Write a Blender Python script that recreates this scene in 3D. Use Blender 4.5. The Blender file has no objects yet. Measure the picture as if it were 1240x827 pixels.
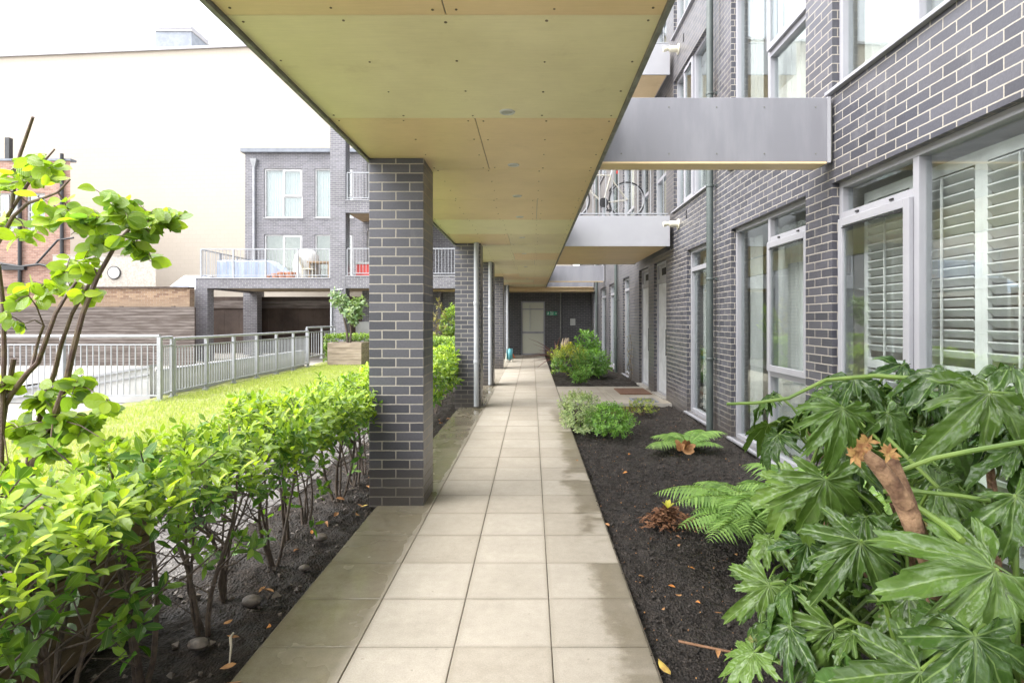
import bpy, math, random
import numpy as np
from mathutils import Vector, noise as mnoise

random.seed(7)
rng = np.random.default_rng(11)
scene = bpy.context.scene
C = bpy.data.collections.new('scene_collection')
scene.collection.children.link(C)
R = math.radians
F = 683.0
CAMZ = 1.51
SUN, SKY, EXPO = .75, .15, 2.32


def W(px, py, Y):
    """a point of the place from where it is seen and how far off it is"""
    return ((px - 644) / F * Y, Y, CAMZ - (py - 387) / F * Y)


# ------------------------------------------------------------------ materials
def nn(t, typ, **kw):
    n = t.nodes.new(typ)
    for k, v in kw.items():
        if k in n.inputs:
            n.inputs[k].default_value = v
        else:
            setattr(n, k, v)
    return n


def rgba(c):
    return (c[0], c[1], c[2], 1.0)


def new_mat(name):
    m = bpy.data.materials.new(name)
    m.use_nodes = True
    t = m.node_tree
    b = t.nodes['Principled BSDF']
    return m, t, b


def mixcol(t, fac, a, b, blend='MIX'):
    n = t.nodes.new('ShaderNodeMix')
    n.data_type = 'RGBA'
    n.blend_type = blend
    for sock, val in ((0, fac), (6, a), (7, b)):
        if hasattr(val, 'links') or hasattr(val, 'is_linked'):
            t.links.new(val, n.inputs[sock])
        elif isinstance(val, (int, float)):
            n.inputs[sock].default_value = val
        else:
            n.inputs[sock].default_value = rgba(val)
    return n.outputs[2]


def ramp(t, src, lo, hi, a=0.0, b=1.0):
    n = t.nodes.new('ShaderNodeMapRange')
    n.interpolation_type = 'SMOOTHSTEP'
    n.inputs['From Min'].default_value = lo
    n.inputs['From Max'].default_value = hi
    n.inputs['To Min'].default_value = a
    n.inputs['To Max'].default_value = b
    t.links.new(src, n.inputs['Value'])
    return n.outputs[0]


def math_(t, op, a, b=None, c=None):
    n = t.nodes.new('ShaderNodeMath')
    n.operation = op
    for i, v in enumerate((a, b, c)):
        if v is None:
            continue
        if isinstance(v, (int, float)):
            n.inputs[i].default_value = v
        else:
            t.links.new(v, n.inputs[i])
    return n.outputs[0]


def noise_(t, vec, scale, detail=4, rough=.55):
    n = nn(t, 'ShaderNodeTexNoise', Scale=scale, Detail=detail, Roughness=rough)
    if vec is not None:
        t.links.new(vec, n.inputs['Vector'])
    return n.outputs['Fac']


def bump_(t, b, h, strength, dist):
    n = nn(t, 'ShaderNodeBump', Strength=strength, Distance=dist)
    t.links.new(h, n.inputs['Height'])
    t.links.new(n.outputs[0], b.inputs['Normal'])
    return n


def objvec(t):
    return t.nodes.new('ShaderNodeTexCoord').outputs['Object']


def mapping(t, vec, scale=(1, 1, 1), loc=(0, 0, 0)):
    n = t.nodes.new('ShaderNodeMapping')
    n.inputs['Scale'].default_value = scale
    n.inputs['Location'].default_value = loc
    t.links.new(vec, n.inputs['Vector'])
    return n.outputs[0]


def simple(name, col, rough=.6, metal=0.0, col2=None, nscale=4.0, bump=0.0, bscale=40.0, stretch=(1, 1, 1), spec=.5):
    m, t, b = new_mat(name)
    v = mapping(t, objvec(t), stretch)
    if col2 is None:
        col2 = tuple(c * .82 for c in col)
    n = noise_(t, v, nscale, 6, .6)
    t.links.new(mixcol(t, ramp(t, n, .35, .65), col, col2), b.inputs['Base Color'])
    t.links.new(ramp(t, n, .3, .7, rough * .88, min(1, rough * 1.12)), b.inputs['Roughness'])
    b.inputs['Metallic'].default_value = metal
    b.inputs['Specular IOR Level'].default_value = spec
    if bump:
        bump_(t, b, noise_(t, v, bscale, 4), bump, .01)
    return m


def brick_mat(name, c1, c2, mortar, rough=.38, bw=.225, rh=.075, ms=.005, stain=None, bumpd=.006, blot=1.0):
    m, t, b = new_mat(name)
    uv = t.nodes.new('ShaderNodeUVMap').outputs[0]
    br = t.nodes.new('ShaderNodeTexBrick')
    br.offset = .5
    br.squash = 1
    for k, v in (('Scale', 1.0), ('Mortar Size', ms), ('Mortar Smooth', .15), ('Bias', 0.0), ('Brick Width', bw), ('Row Height', rh)):
        br.inputs[k].default_value = v
    br.inputs['Color1'].default_value = rgba(c1)
    br.inputs['Color2'].default_value = rgba(c2)
    br.inputs['Mortar'].default_value = rgba(mortar)
    wob = noise_(t, uv, 9, 2)
    off = nn(t, 'ShaderNodeVectorMath', operation='MULTIPLY_ADD')
    cmb = t.nodes.new('ShaderNodeCombineXYZ')
    t.links.new(wob, cmb.inputs[0])
    t.links.new(noise_(t, uv, 11, 2), cmb.inputs[1])
    t.links.new(cmb.outputs[0], off.inputs[0])
    off.inputs[1].default_value = (.004, .004, 0)
    t.links.new(uv, off.inputs[2])
    t.links.new(off.outputs[0], br.inputs['Vector'])
    big = noise_(t, uv, .9, 5)
    fine = noise_(t, uv, 60, 3)
    col = mixcol(t, blot, br.outputs['Color'], mixcol(t, big, (.66, .64, .62), (1.22, 1.22, 1.26)), 'MULTIPLY')
    col = mixcol(t, .55 * blot, col, mixcol(t, fine, (.5, .5, .5), (1.3, 1.3, 1.3)), 'MULTIPLY')
    # lime bloom that has run out of the joints here and there
    bloom = math_(t, 'MULTIPLY', ramp(t, noise_(t, mapping(t, uv, (2.2, .9, 1)), 1.6, 7, .65), .58, .78), .16 * blot)
    col = mixcol(t, bloom, col, (.36, .35, .33))
    if stain:
        sp = t.nodes.new('ShaderNodeSeparateXYZ')
        t.links.new(uv, sp.inputs[0])
        low = ramp(t, math_(t, 'ADD', sp.outputs[1], math_(t, 'MULTIPLY', math_(t, 'SUBTRACT', big, .5), .5)), stain[0], stain[1], 1, 0)
        col = mixcol(t, math_(t, 'MULTIPLY', low, .6), col, stain[2])
    t.links.new(col, b.inputs['Base Color'])
    rr = mixcol(t, br.outputs['Fac'], (rough,) * 3, (.85,) * 3)
    t.links.new(rr, b.inputs['Roughness'])
    h = math_(t, 'SUBTRACT', math_(t, 'MULTIPLY', fine, .12), br.outputs['Fac'])
    bump_(t, b, h, .9, bumpd)
    return m


def glass_mat(name, tint=(.94, .96, .955), base=.10):
    m = bpy.data.materials.new(name)
    m.use_nodes = True
    t = m.node_tree
    t.nodes.clear()
    out = t.nodes.new('ShaderNodeOutputMaterial')
    ge = t.nodes.new('ShaderNodeNewGeometry')
    dt = nn(t, 'ShaderNodeVectorMath', operation='DOT_PRODUCT')
    t.links.new(ge.outputs['Incoming'], dt.inputs[0])
    t.links.new(ge.outputs['Normal'], dt.inputs[1])
    fr = math_(t, 'POWER', math_(t, 'SUBTRACT', 1.0, math_(t, 'ABSOLUTE', dt.outputs['Value'])), 4.0)
    tr = nn(t, 'ShaderNodeBsdfTransparent', Color=rgba(tint))
    gl = nn(t, 'ShaderNodeBsdfGlossy', Roughness=.015, Color=(.9, .95, .94, 1))
    bm = nn(t, 'ShaderNodeBump', Strength=.05, Distance=.004)
    t.links.new(noise_(t, objvec(t), 1.1, 2), bm.inputs['Height'])
    t.links.new(bm.outputs[0], gl.inputs['Normal'])
    mx = t.nodes.new('ShaderNodeMixShader')
    t.links.new(math_(t, 'MINIMUM', math_(t, 'MULTIPLY_ADD', fr, .8, base), .85), mx.inputs[0])
    t.links.new(tr.outputs[0], mx.inputs[1])
    t.links.new(gl.outputs[0], mx.inputs[2])
    t.links.new(mx.outputs[0], out.inputs[0])
    return m


def leaf_mat(name, old, young, rough=.3, trans=.35, vein=(.30, .42, .10), vein_w=.035, side_veins=True, spec=.5, spots=None, sv_freq=60.0, tgain=1.35):
    """old / young: the two leaf colours; 'age' on each leaf picks between them"""
    m, t, b = new_mat(name)
    out = t.nodes['Material Output']
    at = t.nodes.new('ShaderNodeAttribute')
    at.attribute_name = 'age'
    geo = t.nodes.new('ShaderNodeNewGeometry')
    uv = t.nodes.new('ShaderNodeUVMap').outputs[0]
    sp = t.nodes.new('ShaderNodeSeparateXYZ')
    t.links.new(uv, sp.inputs[0])
    u = math_(t, 'ABSOLUTE', math_(t, 'SUBTRACT', sp.outputs[0], .5))
    col = mixcol(t, at.outputs['Fac'], old, young)
    rnd = geo.outputs['Random Per Island']
    col = mixcol(t, 1.0, col, mixcol(t, rnd, (.62, .66, .62), (1.40, 1.30, 1.3)), 'MULTIPLY')
    nz = noise_(t, objvec(t), 35, 4)
    col = mixcol(t, .5, col, mixcol(t, nz, (.65, .7, .6), (1.3, 1.25, 1.3)), 'MULTIPLY')
    if side_veins:
        w = math_(t, 'SINE', math_(t, 'SUBTRACT', math_(t, 'MULTIPLY', sp.outputs[1], sv_freq), math_(t, 'MULTIPLY', u, sv_freq * 1.1)))
        col = mixcol(t, ramp(t, w, .82, 1.0, 0, .09), col, vein)
        bump_(t, b, math_(t, 'ADD', math_(t, 'MULTIPLY', w, .25), math_(t, 'ADD', math_(t, 'MULTIPLY', noise_(t, objvec(t), 55, 3), 1.2), ramp(t, noise_(t, objvec(t), 330, 2), .62, .72, 0, .5))), .5, .004)
    vm = ramp(t, u, vein_w * .35, vein_w, 1, 0)
    col = mixcol(t, math_(t, 'MULTIPLY', vm, .65), col, vein)
    if spots:
        col = mixcol(t, ramp(t, noise_(t, objvec(t), spots[1], 3), spots[2], spots[2] + .06), col, spots[0])
    t.links.new(col, b.inputs['Base Color'])
    t.links.new(ramp(t, nz, .35, .65, rough * .75, rough * 1.3), b.inputs['Roughness'])
    b.inputs['Specular IOR Level'].default_value = spec
    tl = t.nodes.new('ShaderNodeBsdfTranslucent')
    t.links.new(mixcol(t, 1.0, col, (1.15 * tgain, 1.2 * tgain, .55 * tgain), 'MULTIPLY'), tl.inputs[0])
    mx = t.nodes.new('ShaderNodeMixShader')
    mx.inputs[0].default_value = trans
    t.links.new(b.outputs[0], mx.inputs[1])
    t.links.new(tl.outputs[0], mx.inputs[2])
    t.links.new(mx.outputs[0], out.inputs[0])
    return m


M = {}
M['brick'] = brick_mat('charcoal_brick', (.056, .057, .070), (.100, .100, .117), (.37, .345, .30), .33, stain=(.05, .42, (.075, .062, .05)))
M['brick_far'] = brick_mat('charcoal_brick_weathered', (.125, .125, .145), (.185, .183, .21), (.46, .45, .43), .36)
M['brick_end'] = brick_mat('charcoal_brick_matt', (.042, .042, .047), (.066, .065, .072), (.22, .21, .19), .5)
M['brick_red'] = brick_mat('old_red_brick', (.30, .165, .12), (.46, .28, .21), (.45, .41, .37), .85)
M['brick_stock'] = brick_mat('old_stock_brick', (.17, .095, .06), (.33, .225, .14), (.36, .31, .25), .9, stain=(2.0, 2.5, (.30, .22, .15)))
M['alu'] = simple('pale_grey_aluminium', (.30, .30, .325), .38, 0, (.275, .275, .30), 2)
M['white_frame'] = simple('white_painted_frame', (.55, .55, .56), .4)
M['fascia'] = simple('grey_fascia_panel', (.255, .255, .28), .42, 0, (.20, .20, .222), 1.3, .08, 300, (2.5, 2.5, .5))
M['fascia_light'] = simple('pale_grey_fascia', (.37, .37, .395), .42, 0, (.335, .335, .36), 1.3)
M['trim'] = simple('dull_metal_trim', (.20, .20, .185), .5, .1, (.14, .14, .125), 9)
M['screw'] = simple('rusty_screw_head', (.14, .10, .06), .6)
M['pipe_grey'] = simple('grey_coated_pipe', (.36, .375, .40), .35, 0, (.32, .335, .36), 2)
M['pipe_green'] = simple('grey_green_pipe', (.075, .092, .088), .4, 0, (.058, .072, .069), 3)
M['black'] = simple('black_rubber', (.015, .015, .017), .5)
M['black_iron'] = simple('black_iron_pipe', (.03, .032, .036), .45)
M['rail'] = simple('galvanised_rail', (.36, .37, .39), .4, .1, (.30, .31, .33), 6)
M['white_wall'] = simple('white_painted_concrete', (.50, .50, .49), .75, 0, (.40, .395, .38), 1.4, .1, 60)
M['cream'] = brick_mat('cream_painted_blockwork', (.45, .405, .345), (.44, .395, .335), (.405, .36, .30), .85, .45, .225, .006, bumpd=.003, blot=.12)
M['roof_box'] = simple('blue_grey_cladding', (.24, .27, .32), .5)
M['steel_grey'] = simple('coping_grey', (.20, .22, .26), .5)
M['mortar_bed'] = simple('joint_sand', (.15, .125, .095), .95, 0, (.08, .07, .05), 12)
M['concrete'] = simple('pale_concrete', (.34, .32, .29), .8, 0, (.27, .255, .23), 3, .1, 80)
M['plate'] = simple('grey_plastic_plate', (.42, .42, .40), .5)
M['cream_plastic'] = simple('cream_plastic', (.68, .64, .52), .45)
M['mat'] = simple('brown_coir', (.20, .105, .065), .95, 0, (.13, .07, .045), 60, .6, 400)
M['door'] = simple('pale_grey_door', (.50, .51, .53), .38)
M['dark_void'] = simple('dark_interior', (.02, .02, .022), .9)
M['room'] = simple('room_paint', (.62, .59, .52), .85)
M['curtain'] = simple('sheer_curtain', (.48, .49, .48), .9, 0, (.42, .43, .42), 3)
M['shutter'] = simple('white_louvre_paint', (.74, .75, .74), .4)
M['glass'] = glass_mat('window_glass')
M['glass_far'] = glass_mat('window_glass_far', (.88, .91, .91), .12)
M['timber_grey'] = simple('weathered_board', (.165, .140, .127), .85, 0, (.085, .067, .058), 1.0, .4, 40, (1.0, 4, 9))
M['timber_dark'] = simple('dark_board', (.085, .06, .048), .85, 0, (.05, .036, .03), 1.4, .3, 40, (.6, 4, .6))
M['planter_wood'] = simple('planter_board', (.17, .115, .066), .8, 0, (.10, .07, .042), 1.7, .35, 30, (5, 1.2, 9))
M['planter_pale'] = simple('planter_board_pale', (.36, .295, .235), .85, 0, (.24, .19, .145), 2, .3, 40, (1, 4, 8))
M['bark'] = simple('dark_stem_bark', (.050, .035, .028), .7, 0, (.10, .075, .055), 40, .4, 90)
M['bark_red'] = simple('reddish_stem_bark', (.075, .04, .035), .55, 0, (.14, .10, .06), 18, .35, 120)
M['bark_pale'] = simple('pale_peeling_bark', (.34, .21, .12), .85, 0, (.14, .075, .045), 22, .9, 60)
M['petiole'] = simple('green_stalk', (.11, .19, .035), .4, 0, (.17, .26, .05), 9)
M['bud'] = simple('tan_bud', (.45, .29, .10), .8, 0, (.30, .14, .06), 50)
M['dry'] = simple('dry_fern', (.22, .105, .05), .95, 0, (.11, .05, .027), 30)
M['leaf_dry'] = simple('fallen_leaf_brown', (.40, .21, .08), .7, 0, (.26, .12, .05), 20)
M['leaf_orange'] = simple('fallen_leaf_orange', (.55, .24, .05), .6, 0, (.42, .15, .03), 25)
M['leaf_yellow'] = simple('fallen_leaf_yellow', (.62, .46, .10), .6, 0, (.45, .27, .08), 25)
M['stone'] = simple('pebble', (.13, .105, .085), .6, 0, (.06, .05, .045), 25, .2, 60)
M['twig'] = simple('brown_twig', (.22, .115, .06), .8)
M['twig_pale'] = simple('bleached_twig', (.50, .44, .36), .8)
M['teal'] = simple('teal_plastic', (.10, .33, .37), .4)
M['orange'] = simple('orange_plastic', (.75, .18, .06), .4)
M['red'] = simple('red_plastic', (.62, .06, .05), .45)
M['cover_blue'] = simple('pale_blue_cover', (.31, .36, .46), .8, 0, (.27, .32, .42), 3)
M['cover_white'] = simple('white_cover', (.52, .52, .51), .8)
M['terracotta'] = simple('terracotta', (.55, .24, .14), .85)
M['table_wood'] = simple('teak', (.34, .24, .15), .7)
M['sign_green'] = simple('sign_green', (.01, .22, .11), .4)
M['sign_white'] = simple('sign_white', (.80, .82, .80), .4)
M['bike_frame'] = simple('cream_bike_paint', (.42, .40, .34), .3)
M['chrome'] = simple('bare_metal', (.45, .45, .46), .3, .8)

# leaves
M['hedge_leaf'] = leaf_mat('laurel_leaf', (.055, .155, .022), (.36, .50, .045), .17, .32, (.24, .36, .10), .03, True)
M['tree_leaf'] = leaf_mat('large_tree_leaf', (.08, .19, .04), (.36, .50, .035), .34, .42, (.26, .36, .10), .022, True, sv_freq=42)
M['fatsia_leaf'] = leaf_mat('palmate_leaf', (.040, .100, .020), (.125, .215, .040), .20, .17, (.22, .33, .10), .011, True, sv_freq=46, spots=((.30, .24, .10), 7, .70))
M['fern_leaf'] = leaf_mat('fern_leaf', (.11, .24, .05), (.23, .38, .10), .5, .35, (.25, .36, .12), .05, False)
M['bush_bright'] = leaf_mat('small_bright_leaf', (.075, .20, .035), (.21, .40, .06), .38, .3, (.2, .33, .08), .04, False)
M['bush_pale'] = leaf_mat('small_variegated_leaf', (.12, .20, .07), (.36, .43, .22), .45, .3, (.2, .3, .1), .10, False)
M['bush_yellow'] = leaf_mat('yellow_topped_leaf', (.07, .19, .03), (.50, .46, .05), .45, .3, (.3, .38, .08), .04, False)
M['purple_leaf'] = leaf_mat('purple_strap_leaf', (.09, .035, .045), (.19, .08, .085), .4, .2, (.2, .08, .09), .06, False)
M['brown_shrub'] = leaf_mat('red_brown_leaf', (.16, .09, .05), (.30, .33, .07), .5, .3, (.2, .2, .08), .05, False)
M['far_leaf'] = leaf_mat('far_hedge_leaf', (.07, .17, .03), (.30, .42, .06), .3, .3, (.2, .3, .1), .03, False)
M['grey_leaf'] = leaf_mat('grey_green_leaf', (.10, .19, .08), (.27, .36, .17), .4, .25, (.2, .3, .12), .04, False)
M['grass'] = leaf_mat('grass_blade', (.25, .31, .07), (.46, .47, .17), .6, .35, (.3, .4, .1), .02, False)


def soffit_mat(name, c1, c2):
    m, t, b = new_mat(name)
    geo = t.nodes.new('ShaderNodeNewGeometry')
    v = objvec(t)
    rnd = geo.outputs['Random Per Island']
    col = mixcol(t, rnd, c1, c2)
    n = noise_(t, v, .9, 7, .65)
    col = mixcol(t, 1.0, col, mixcol(t, n, (.74, .72, .66), (1.24, 1.26, 1.28)), 'MULTIPLY')
    # green algae bloom along the outer edge
    sp = t.nodes.new('ShaderNodeSeparateXYZ')
    t.links.new(v, sp.inputs[0])
    ed = ramp(t, math_(t, 'ADD', sp.outputs[0], math_(t, 'MULTIPLY', noise_(t, v, 2.2, 5), .7)), -1.0, -.2, 1, 0)
    col = mixcol(t, math_(t, 'MULTIPLY', ed, .22), col, (.46, .45, .18))
    blot = ramp(t, noise_(t, v, 3.3, 6, .7), .56, .72)
    col = mixcol(t, math_(t, 'MULTIPLY', blot, .16), col, (.30, .20, .08))
    grain = noise_(t, mapping(t, v, (3, 40, 1)), 3, 4)
    col = mixcol(t, .3, col, mixcol(t, grain, (.7, .7, .7), (1.25, 1.25, 1.25)), 'MULTIPLY')
    t.links.new(col, b.inputs['Base Color'])
    b.inputs['Roughness'].default_value = .4
    b.inputs['Specular IOR Level'].default_value = .3
    return m


M['soffit'] = soffit_mat('tan_board', (.74, .56, .335), (.69, .52, .305))
M['soffit_olive'] = soffit_mat('olive_board', (.74, .665, .43), (.70, .63, .40))
M['soffit_pale'] = soffit_mat('pale_board', (.70, .62, .42), (.66, .57, .37))


def slab_mat():
    m, t, b = new_mat('concrete_paving')
    geo = t.nodes.new('ShaderNodeNewGeometry')
    v = objvec(t)
    sp = t.nodes.new('ShaderNodeSeparateXYZ')
    t.links.new(v, sp.inputs[0])
    X, Y = sp.outputs[0], sp.outputs[1]
    rnd = geo.outputs['Random Per Island']
    col = mixcol(t, rnd, (.298, .268, .225), (.352, .322, .278))
    n1 = noise_(t, v, 2.6, 7, .65)
    col = mixcol(t, 1.0, col, mixcol(t, n1, (.74, .73, .70), (1.22, 1.22, 1.22)), 'MULTIPLY')
    fine = noise_(t, v, 150, 4, .75)
    col = mixcol(t, .8, col, mixcol(t, fine, (.5, .5, .5), (1.5, 1.5, 1.5)), 'MULTIPLY')
    mid = noise_(t, v, 17, 6, .7)
    col = mixcol(t, .6, col, mixcol(t, mid, (.66, .65, .62), (1.33, 1.33, 1.34)), 'MULTIPLY')
    # grime that gathers along the joints
    def edge(q, off):
        fq = math_(t, 'FRACT', math_(t, 'DIVIDE', math_(t, 'ADD', q, off), .45))
        return math_(t, 'ABSOLUTE', math_(t, 'SUBTRACT', fq, .5))
    eg = math_(t, 'MAXIMUM', edge(X, 1.258), edge(Y, .094))
    eg = ramp(t, math_(t, 'ADD', eg, math_(t, 'MULTIPLY', math_(t, 'SUBTRACT', mid, .5), .12)), .43, .5)
    col = mixcol(t, math_(t, 'MULTIPLY', eg, .30), col, (.16, .14, .10))
    spot = ramp(t, noise_(t, v, 26, 3, .5), .70, .76)
    col = mixcol(t, math_(t, 'MULTIPLY', spot, .5), col, (.16, .14, .11))
    # rain reaches the outer slabs: an uneven wet margin on either side
    wob = math_(t, 'SUBTRACT', noise_(t, v, 1.5, 5, .6), .5)
    wob2 = math_(t, 'SUBTRACT', noise_(t, v, 14, 4, .7), .5)
    e = math_(t, 'ADD', math_(t, 'MULTIPLY', wob, .40), math_(t, 'MULTIPLY', wob2, .20))
    wr = ramp(t, math_(t, 'ADD', X, math_(t, 'ADD', math_(t, 'MULTIPLY', wob, .8), math_(t, 'MULTIPLY', wob2, .16))), .34, .44)
    wr = math_(t, 'MAXIMUM', wr, ramp(t, math_(t, 'ADD', X, e), .30, .42))
    wr = math_(t, 'MULTIPLY', wr, ramp(t, Y, 8.5, 10.5, 1, .0))
    wr = math_(t, 'MULTIPLY', wr, ramp(t, math_(t, 'ADD', noise_(t, mapping(t, v, (.6, 1, 1), (3, 5, 0)), 1.9, 4), math_(t, 'MULTIPLY', rnd, .25)), .44, .54))
    wl = ramp(t, math_(t, 'ADD', X, math_(t, 'MULTIPLY', wob, .10)), -.86, -.79, 1, 0)
    wl = math_(t, 'MULTIPLY', wl, ramp(t, Y, 11, 17, 1, .35))
    wet = math_(t, 'MAXIMUM', wr, wl)
    alg = mixcol(t, mid, (.42, .40, .32), (.62, .60, .51))
    alg = mixcol(t, wr, alg, mixcol(t, mid, (.36, .335, .27), (.52, .49, .41)))
    wcol = mixcol(t, 1.0, col, alg, 'MULTIPLY')
    col = mixcol(t, math_(t, 'MULTIPLY', wet, ramp(t, n1, .32, .68, .70, 1.0)), col, wcol)
    t.links.new(col, b.inputs['Base Color'])
    pud = ramp(t, noise_(t, v, 2.1, 4, .5), .42, .6)
    rw = mixcol(t, pud, (.28,) * 3, (.05,) * 3)
    t.links.new(mixcol(t, wl, mixcol(t, wr, (.72,) * 3, (.5,) * 3), rw), b.inputs['Roughness'])
    hb = math_(t, 'MULTIPLY', math_(t, 'ADD', fine, noise_(t, v, 60, 3)), mixcol(t, math_(t, 'MULTIPLY', wl, pud), (1,) * 3, (.12,) * 3))
    bump_(t, b, hb, .25, .0015)
    return m


M['slab'] = slab_mat()


def soil_mat(name, a, c, rough):
    m, t, b = new_mat(name)
    v = objvec(t)
    n = noise_(t, v, 18, 8, .7)
    vo = nn(t, 'ShaderNodeTexVoronoi', Scale=70.0)
    t.links.new(v, vo.inputs['Vector'])
    col = mixcol(t, ramp(t, n, .35, .7), a, c)
    col = mixcol(t, ramp(t, noise_(t, v, 120, 2), .72, .78, 0, .5), col, (.16, .13, .10))
    t.links.new(col, b.inputs['Base Color'])
    t.links.new(ramp(t, noise_(t, v, 5, 3), .35, .65, rough * .6, rough), b.inputs['Roughness'])
    b.inputs['Specular IOR Level'].default_value = .3
    h = math_(t, 'ADD', math_(t, 'MULTIPLY', n, 1.2), math_(t, 'MULTIPLY', vo.outputs['Distance'], .8))
    bump_(t, b, h, 1.0, .02)
    return m


M['soil'] = soil_mat('dark_soil', (.017, .0145, .013), (.052, .043, .037), .9)
M['soil_brown'] = soil_mat('brown_soil', (.011, .0085, .0065), (.034, .025, .019), .9)
M['crumb'] = simple('soil_crumb', (.050, .041, .034), .85, 0, (.018, .015, .013), 45)
M['gravel'] = soil_mat('grey_gravel', (.09, .083, .078), (.23, .215, .205), .45)
M['turf'] = soil_mat('turf', (.20, .24, .07), (.36, .35, .15), .9)


# ------------------------------------------------------------------ mesh helper
class MB:
    def __init__(s, P=None):
        s.v, s.f, s.m, s.P = [], [], [], P

    def add(s, verts, faces, m=0):
        o = len(s.v)
        if s.P:
            verts = [s.P(*q) for q in verts]
        s.v += [tuple(q) for q in verts]
        for f in faces:
            s.f.append([o + i for i in f])
            s.m.append(m)
        return s

    def quad(s, a, b, c, d, m=0):
        return s.add([a, b, c, d], [(0, 1, 2, 3)], m)

    def box(s, x0, x1, y0, y1, z0, z1, m=0):
        x0, x1 = min(x0, x1), max(x0, x1)
        y0, y1 = min(y0, y1), max(y0, y1)
        z0, z1 = min(z0, z1), max(z0, z1)
        v = [(x0, y0, z0), (x1, y0, z0), (x1, y1, z0), (x0, y1, z0), (x0, y0, z1), (x1, y0, z1), (x1, y1, z1), (x0, y1, z1)]
        f = [(3, 2, 1, 0), (4, 5, 6, 7), (0, 1, 5, 4), (1, 2, 6, 5), (2, 3, 7, 6), (3, 0, 4, 7)]
        return s.add(v, f, m)

    def obox(s, c, ax, ay, az, m=0):
        """box from a centre and three half axes"""
        c, ax, ay, az = map(Vector, (c, ax, ay, az))
        v = [c + ax * i + ay * j + az * k for k in (-1, 1) for i, j in ((-1, -1), (1, -1), (1, 1), (-1, 1))]
        f = [(3, 2, 1, 0), (4, 5, 6, 7), (0, 1, 5, 4), (1, 2, 6, 5), (2, 3, 7, 6), (3, 0, 4, 7)]
        return s.add(v, f, m)

    def tube(s, pts, rad, n=8, m=0, caps=True):
        pts = [Vector(s.P(*p)) if s.P else Vector(p) for p in pts]
        if not hasattr(rad, '__len__'):
            rad = [rad] * len(pts)
        vs, fs = [], []
        up = Vector((0, 0, 1))
        prev = None
        for i, p in enumerate(pts):
            d = (pts[min(i + 1, len(pts) - 1)] - pts[max(i - 1, 0)])
            if d.length < 1e-9:
                d = Vector((0, 0, 1))
            d.normalize()
            if prev is None:
                a = d.cross(up)
                if a.length < .05:
                    a = d.cross(Vector((1, 0, 0)))
            else:
                a = prev - d * prev.dot(d)
                if a.length < 1e-4:
                    a = d.cross(Vector((1, 0, 0)))
            a.normalize()
            prev = a
            b = d.cross(a)
            for k in range(n):
                t = 2 * math.pi * k / n
                vs.append(p + (a * math.cos(t) + b * math.sin(t)) * rad[i])
        for i in range(len(pts) - 1):
            for k in range(n):
                k2 = (k + 1) % n
                fs.append((i * n + k, i * n + k2, (i + 1) * n + k2, (i + 1) * n + k))
        if caps:
            fs.append(tuple(range(n - 1, -1, -1)))
            fs.append(tuple((len(pts) - 1) * n + k for k in range(n)))
        P, s.P = s.P, None
        s.add(vs, fs, m)
        s.P = P
        return s

    def lathe(s, prof, base=(0, 0, 0), axis='z', n=16, m=0):
        vs, fs = [], []
        for r, h in prof:
            for k in range(n):
                t = 2 * math.pi * k / n
                a, b = r * math.cos(t), r * math.sin(t)
                q = {'z': (a, b, h), 'x': (h, a, b), 'y': (a, h, b)}[axis]
                vs.append((base[0] + q[0], base[1] + q[1], base[2] + q[2]))
        for i in range(len(prof) - 1):
            for k in range(n):
                k2 = (k + 1) % n
                fs.append((i * n + k, i * n + k2, (i + 1) * n + k2, (i + 1) * n + k))
        fs.append(tuple(range(n - 1, -1, -1)))
        fs.append(tuple((len(prof) - 1) * n + k for k in range(n)))
        return s.add(vs, fs, m)

    def torus(s, c, R_, r, axis='y', n=32, k=8, m=0):
        vs, fs = [], []
        for i in range(n):
            t = 2 * math.pi * i / n
            for j in range(k):
                p = 2 * math.pi * j / k
                q = R_ + r * math.cos(p)
                a, b, h = q * math.cos(t), q * math.sin(t), r * math.sin(p)
                o = {'y': (a, h, b), 'z': (a, b, h), 'x': (h, a, b)}[axis]
                vs.append((c[0] + o[0], c[1] + o[1], c[2] + o[2]))
        for i in range(n):
            for j in range(k):
                fs.append((i * k + j, i * k + (j + 1) % k, ((i + 1) % n) * k + (j + 1) % k, ((i + 1) % n) * k + j))
        return s.add(vs, fs, m)

    def build(s, name, mats, parent=None, smooth=False, bevel=0.0, uvo=(0, 0, 0)):
        me = bpy.data.meshes.new(name)
        me.from_pydata(s.v, [], s.f)
        if not isinstance(mats, (list, tuple)):
            mats = [mats]
        for m in mats:
            me.materials.append(m)
        n = len(me.polygons)
        me.polygons.foreach_set('material_index', np.array(s.m, dtype=np.int32))
        me.polygons.foreach_set('use_smooth', np.full(n, smooth))
        me.update()
        uvl = me.uv_layers.new(name='UVMap')
        nor = np.empty(n * 3); me.polygons.foreach_get('normal', nor); nor = np.abs(nor.reshape(-1, 3))
        tot = np.empty(n, dtype=np.int32); me.polygons.foreach_get('loop_total', tot)
        li = np.empty(len(me.loops), dtype=np.int32); me.loops.foreach_get('vertex_index', li)
        co = np.empty(len(me.vertices) * 3); me.vertices.foreach_get('co', co); co = co.reshape(-1, 3) - np.array(uvo)
        ax = np.repeat(np.argmax(nor, axis=1), tot)
        p = co[li]
        u = np.where(ax == 0, p[:, 1], p[:, 0])
        v = np.where(ax == 2, p[:, 1], p[:, 2])
        uvl.data.foreach_set('uv', np.stack([u, v], 1).ravel())
        o = bpy.data.objects.new(name, me)
        link(o, parent)
        if smooth and not bevel:
            try:
                me.set_sharp_from_angle(angle=R(40))
            except Exception:
                pass
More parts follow.
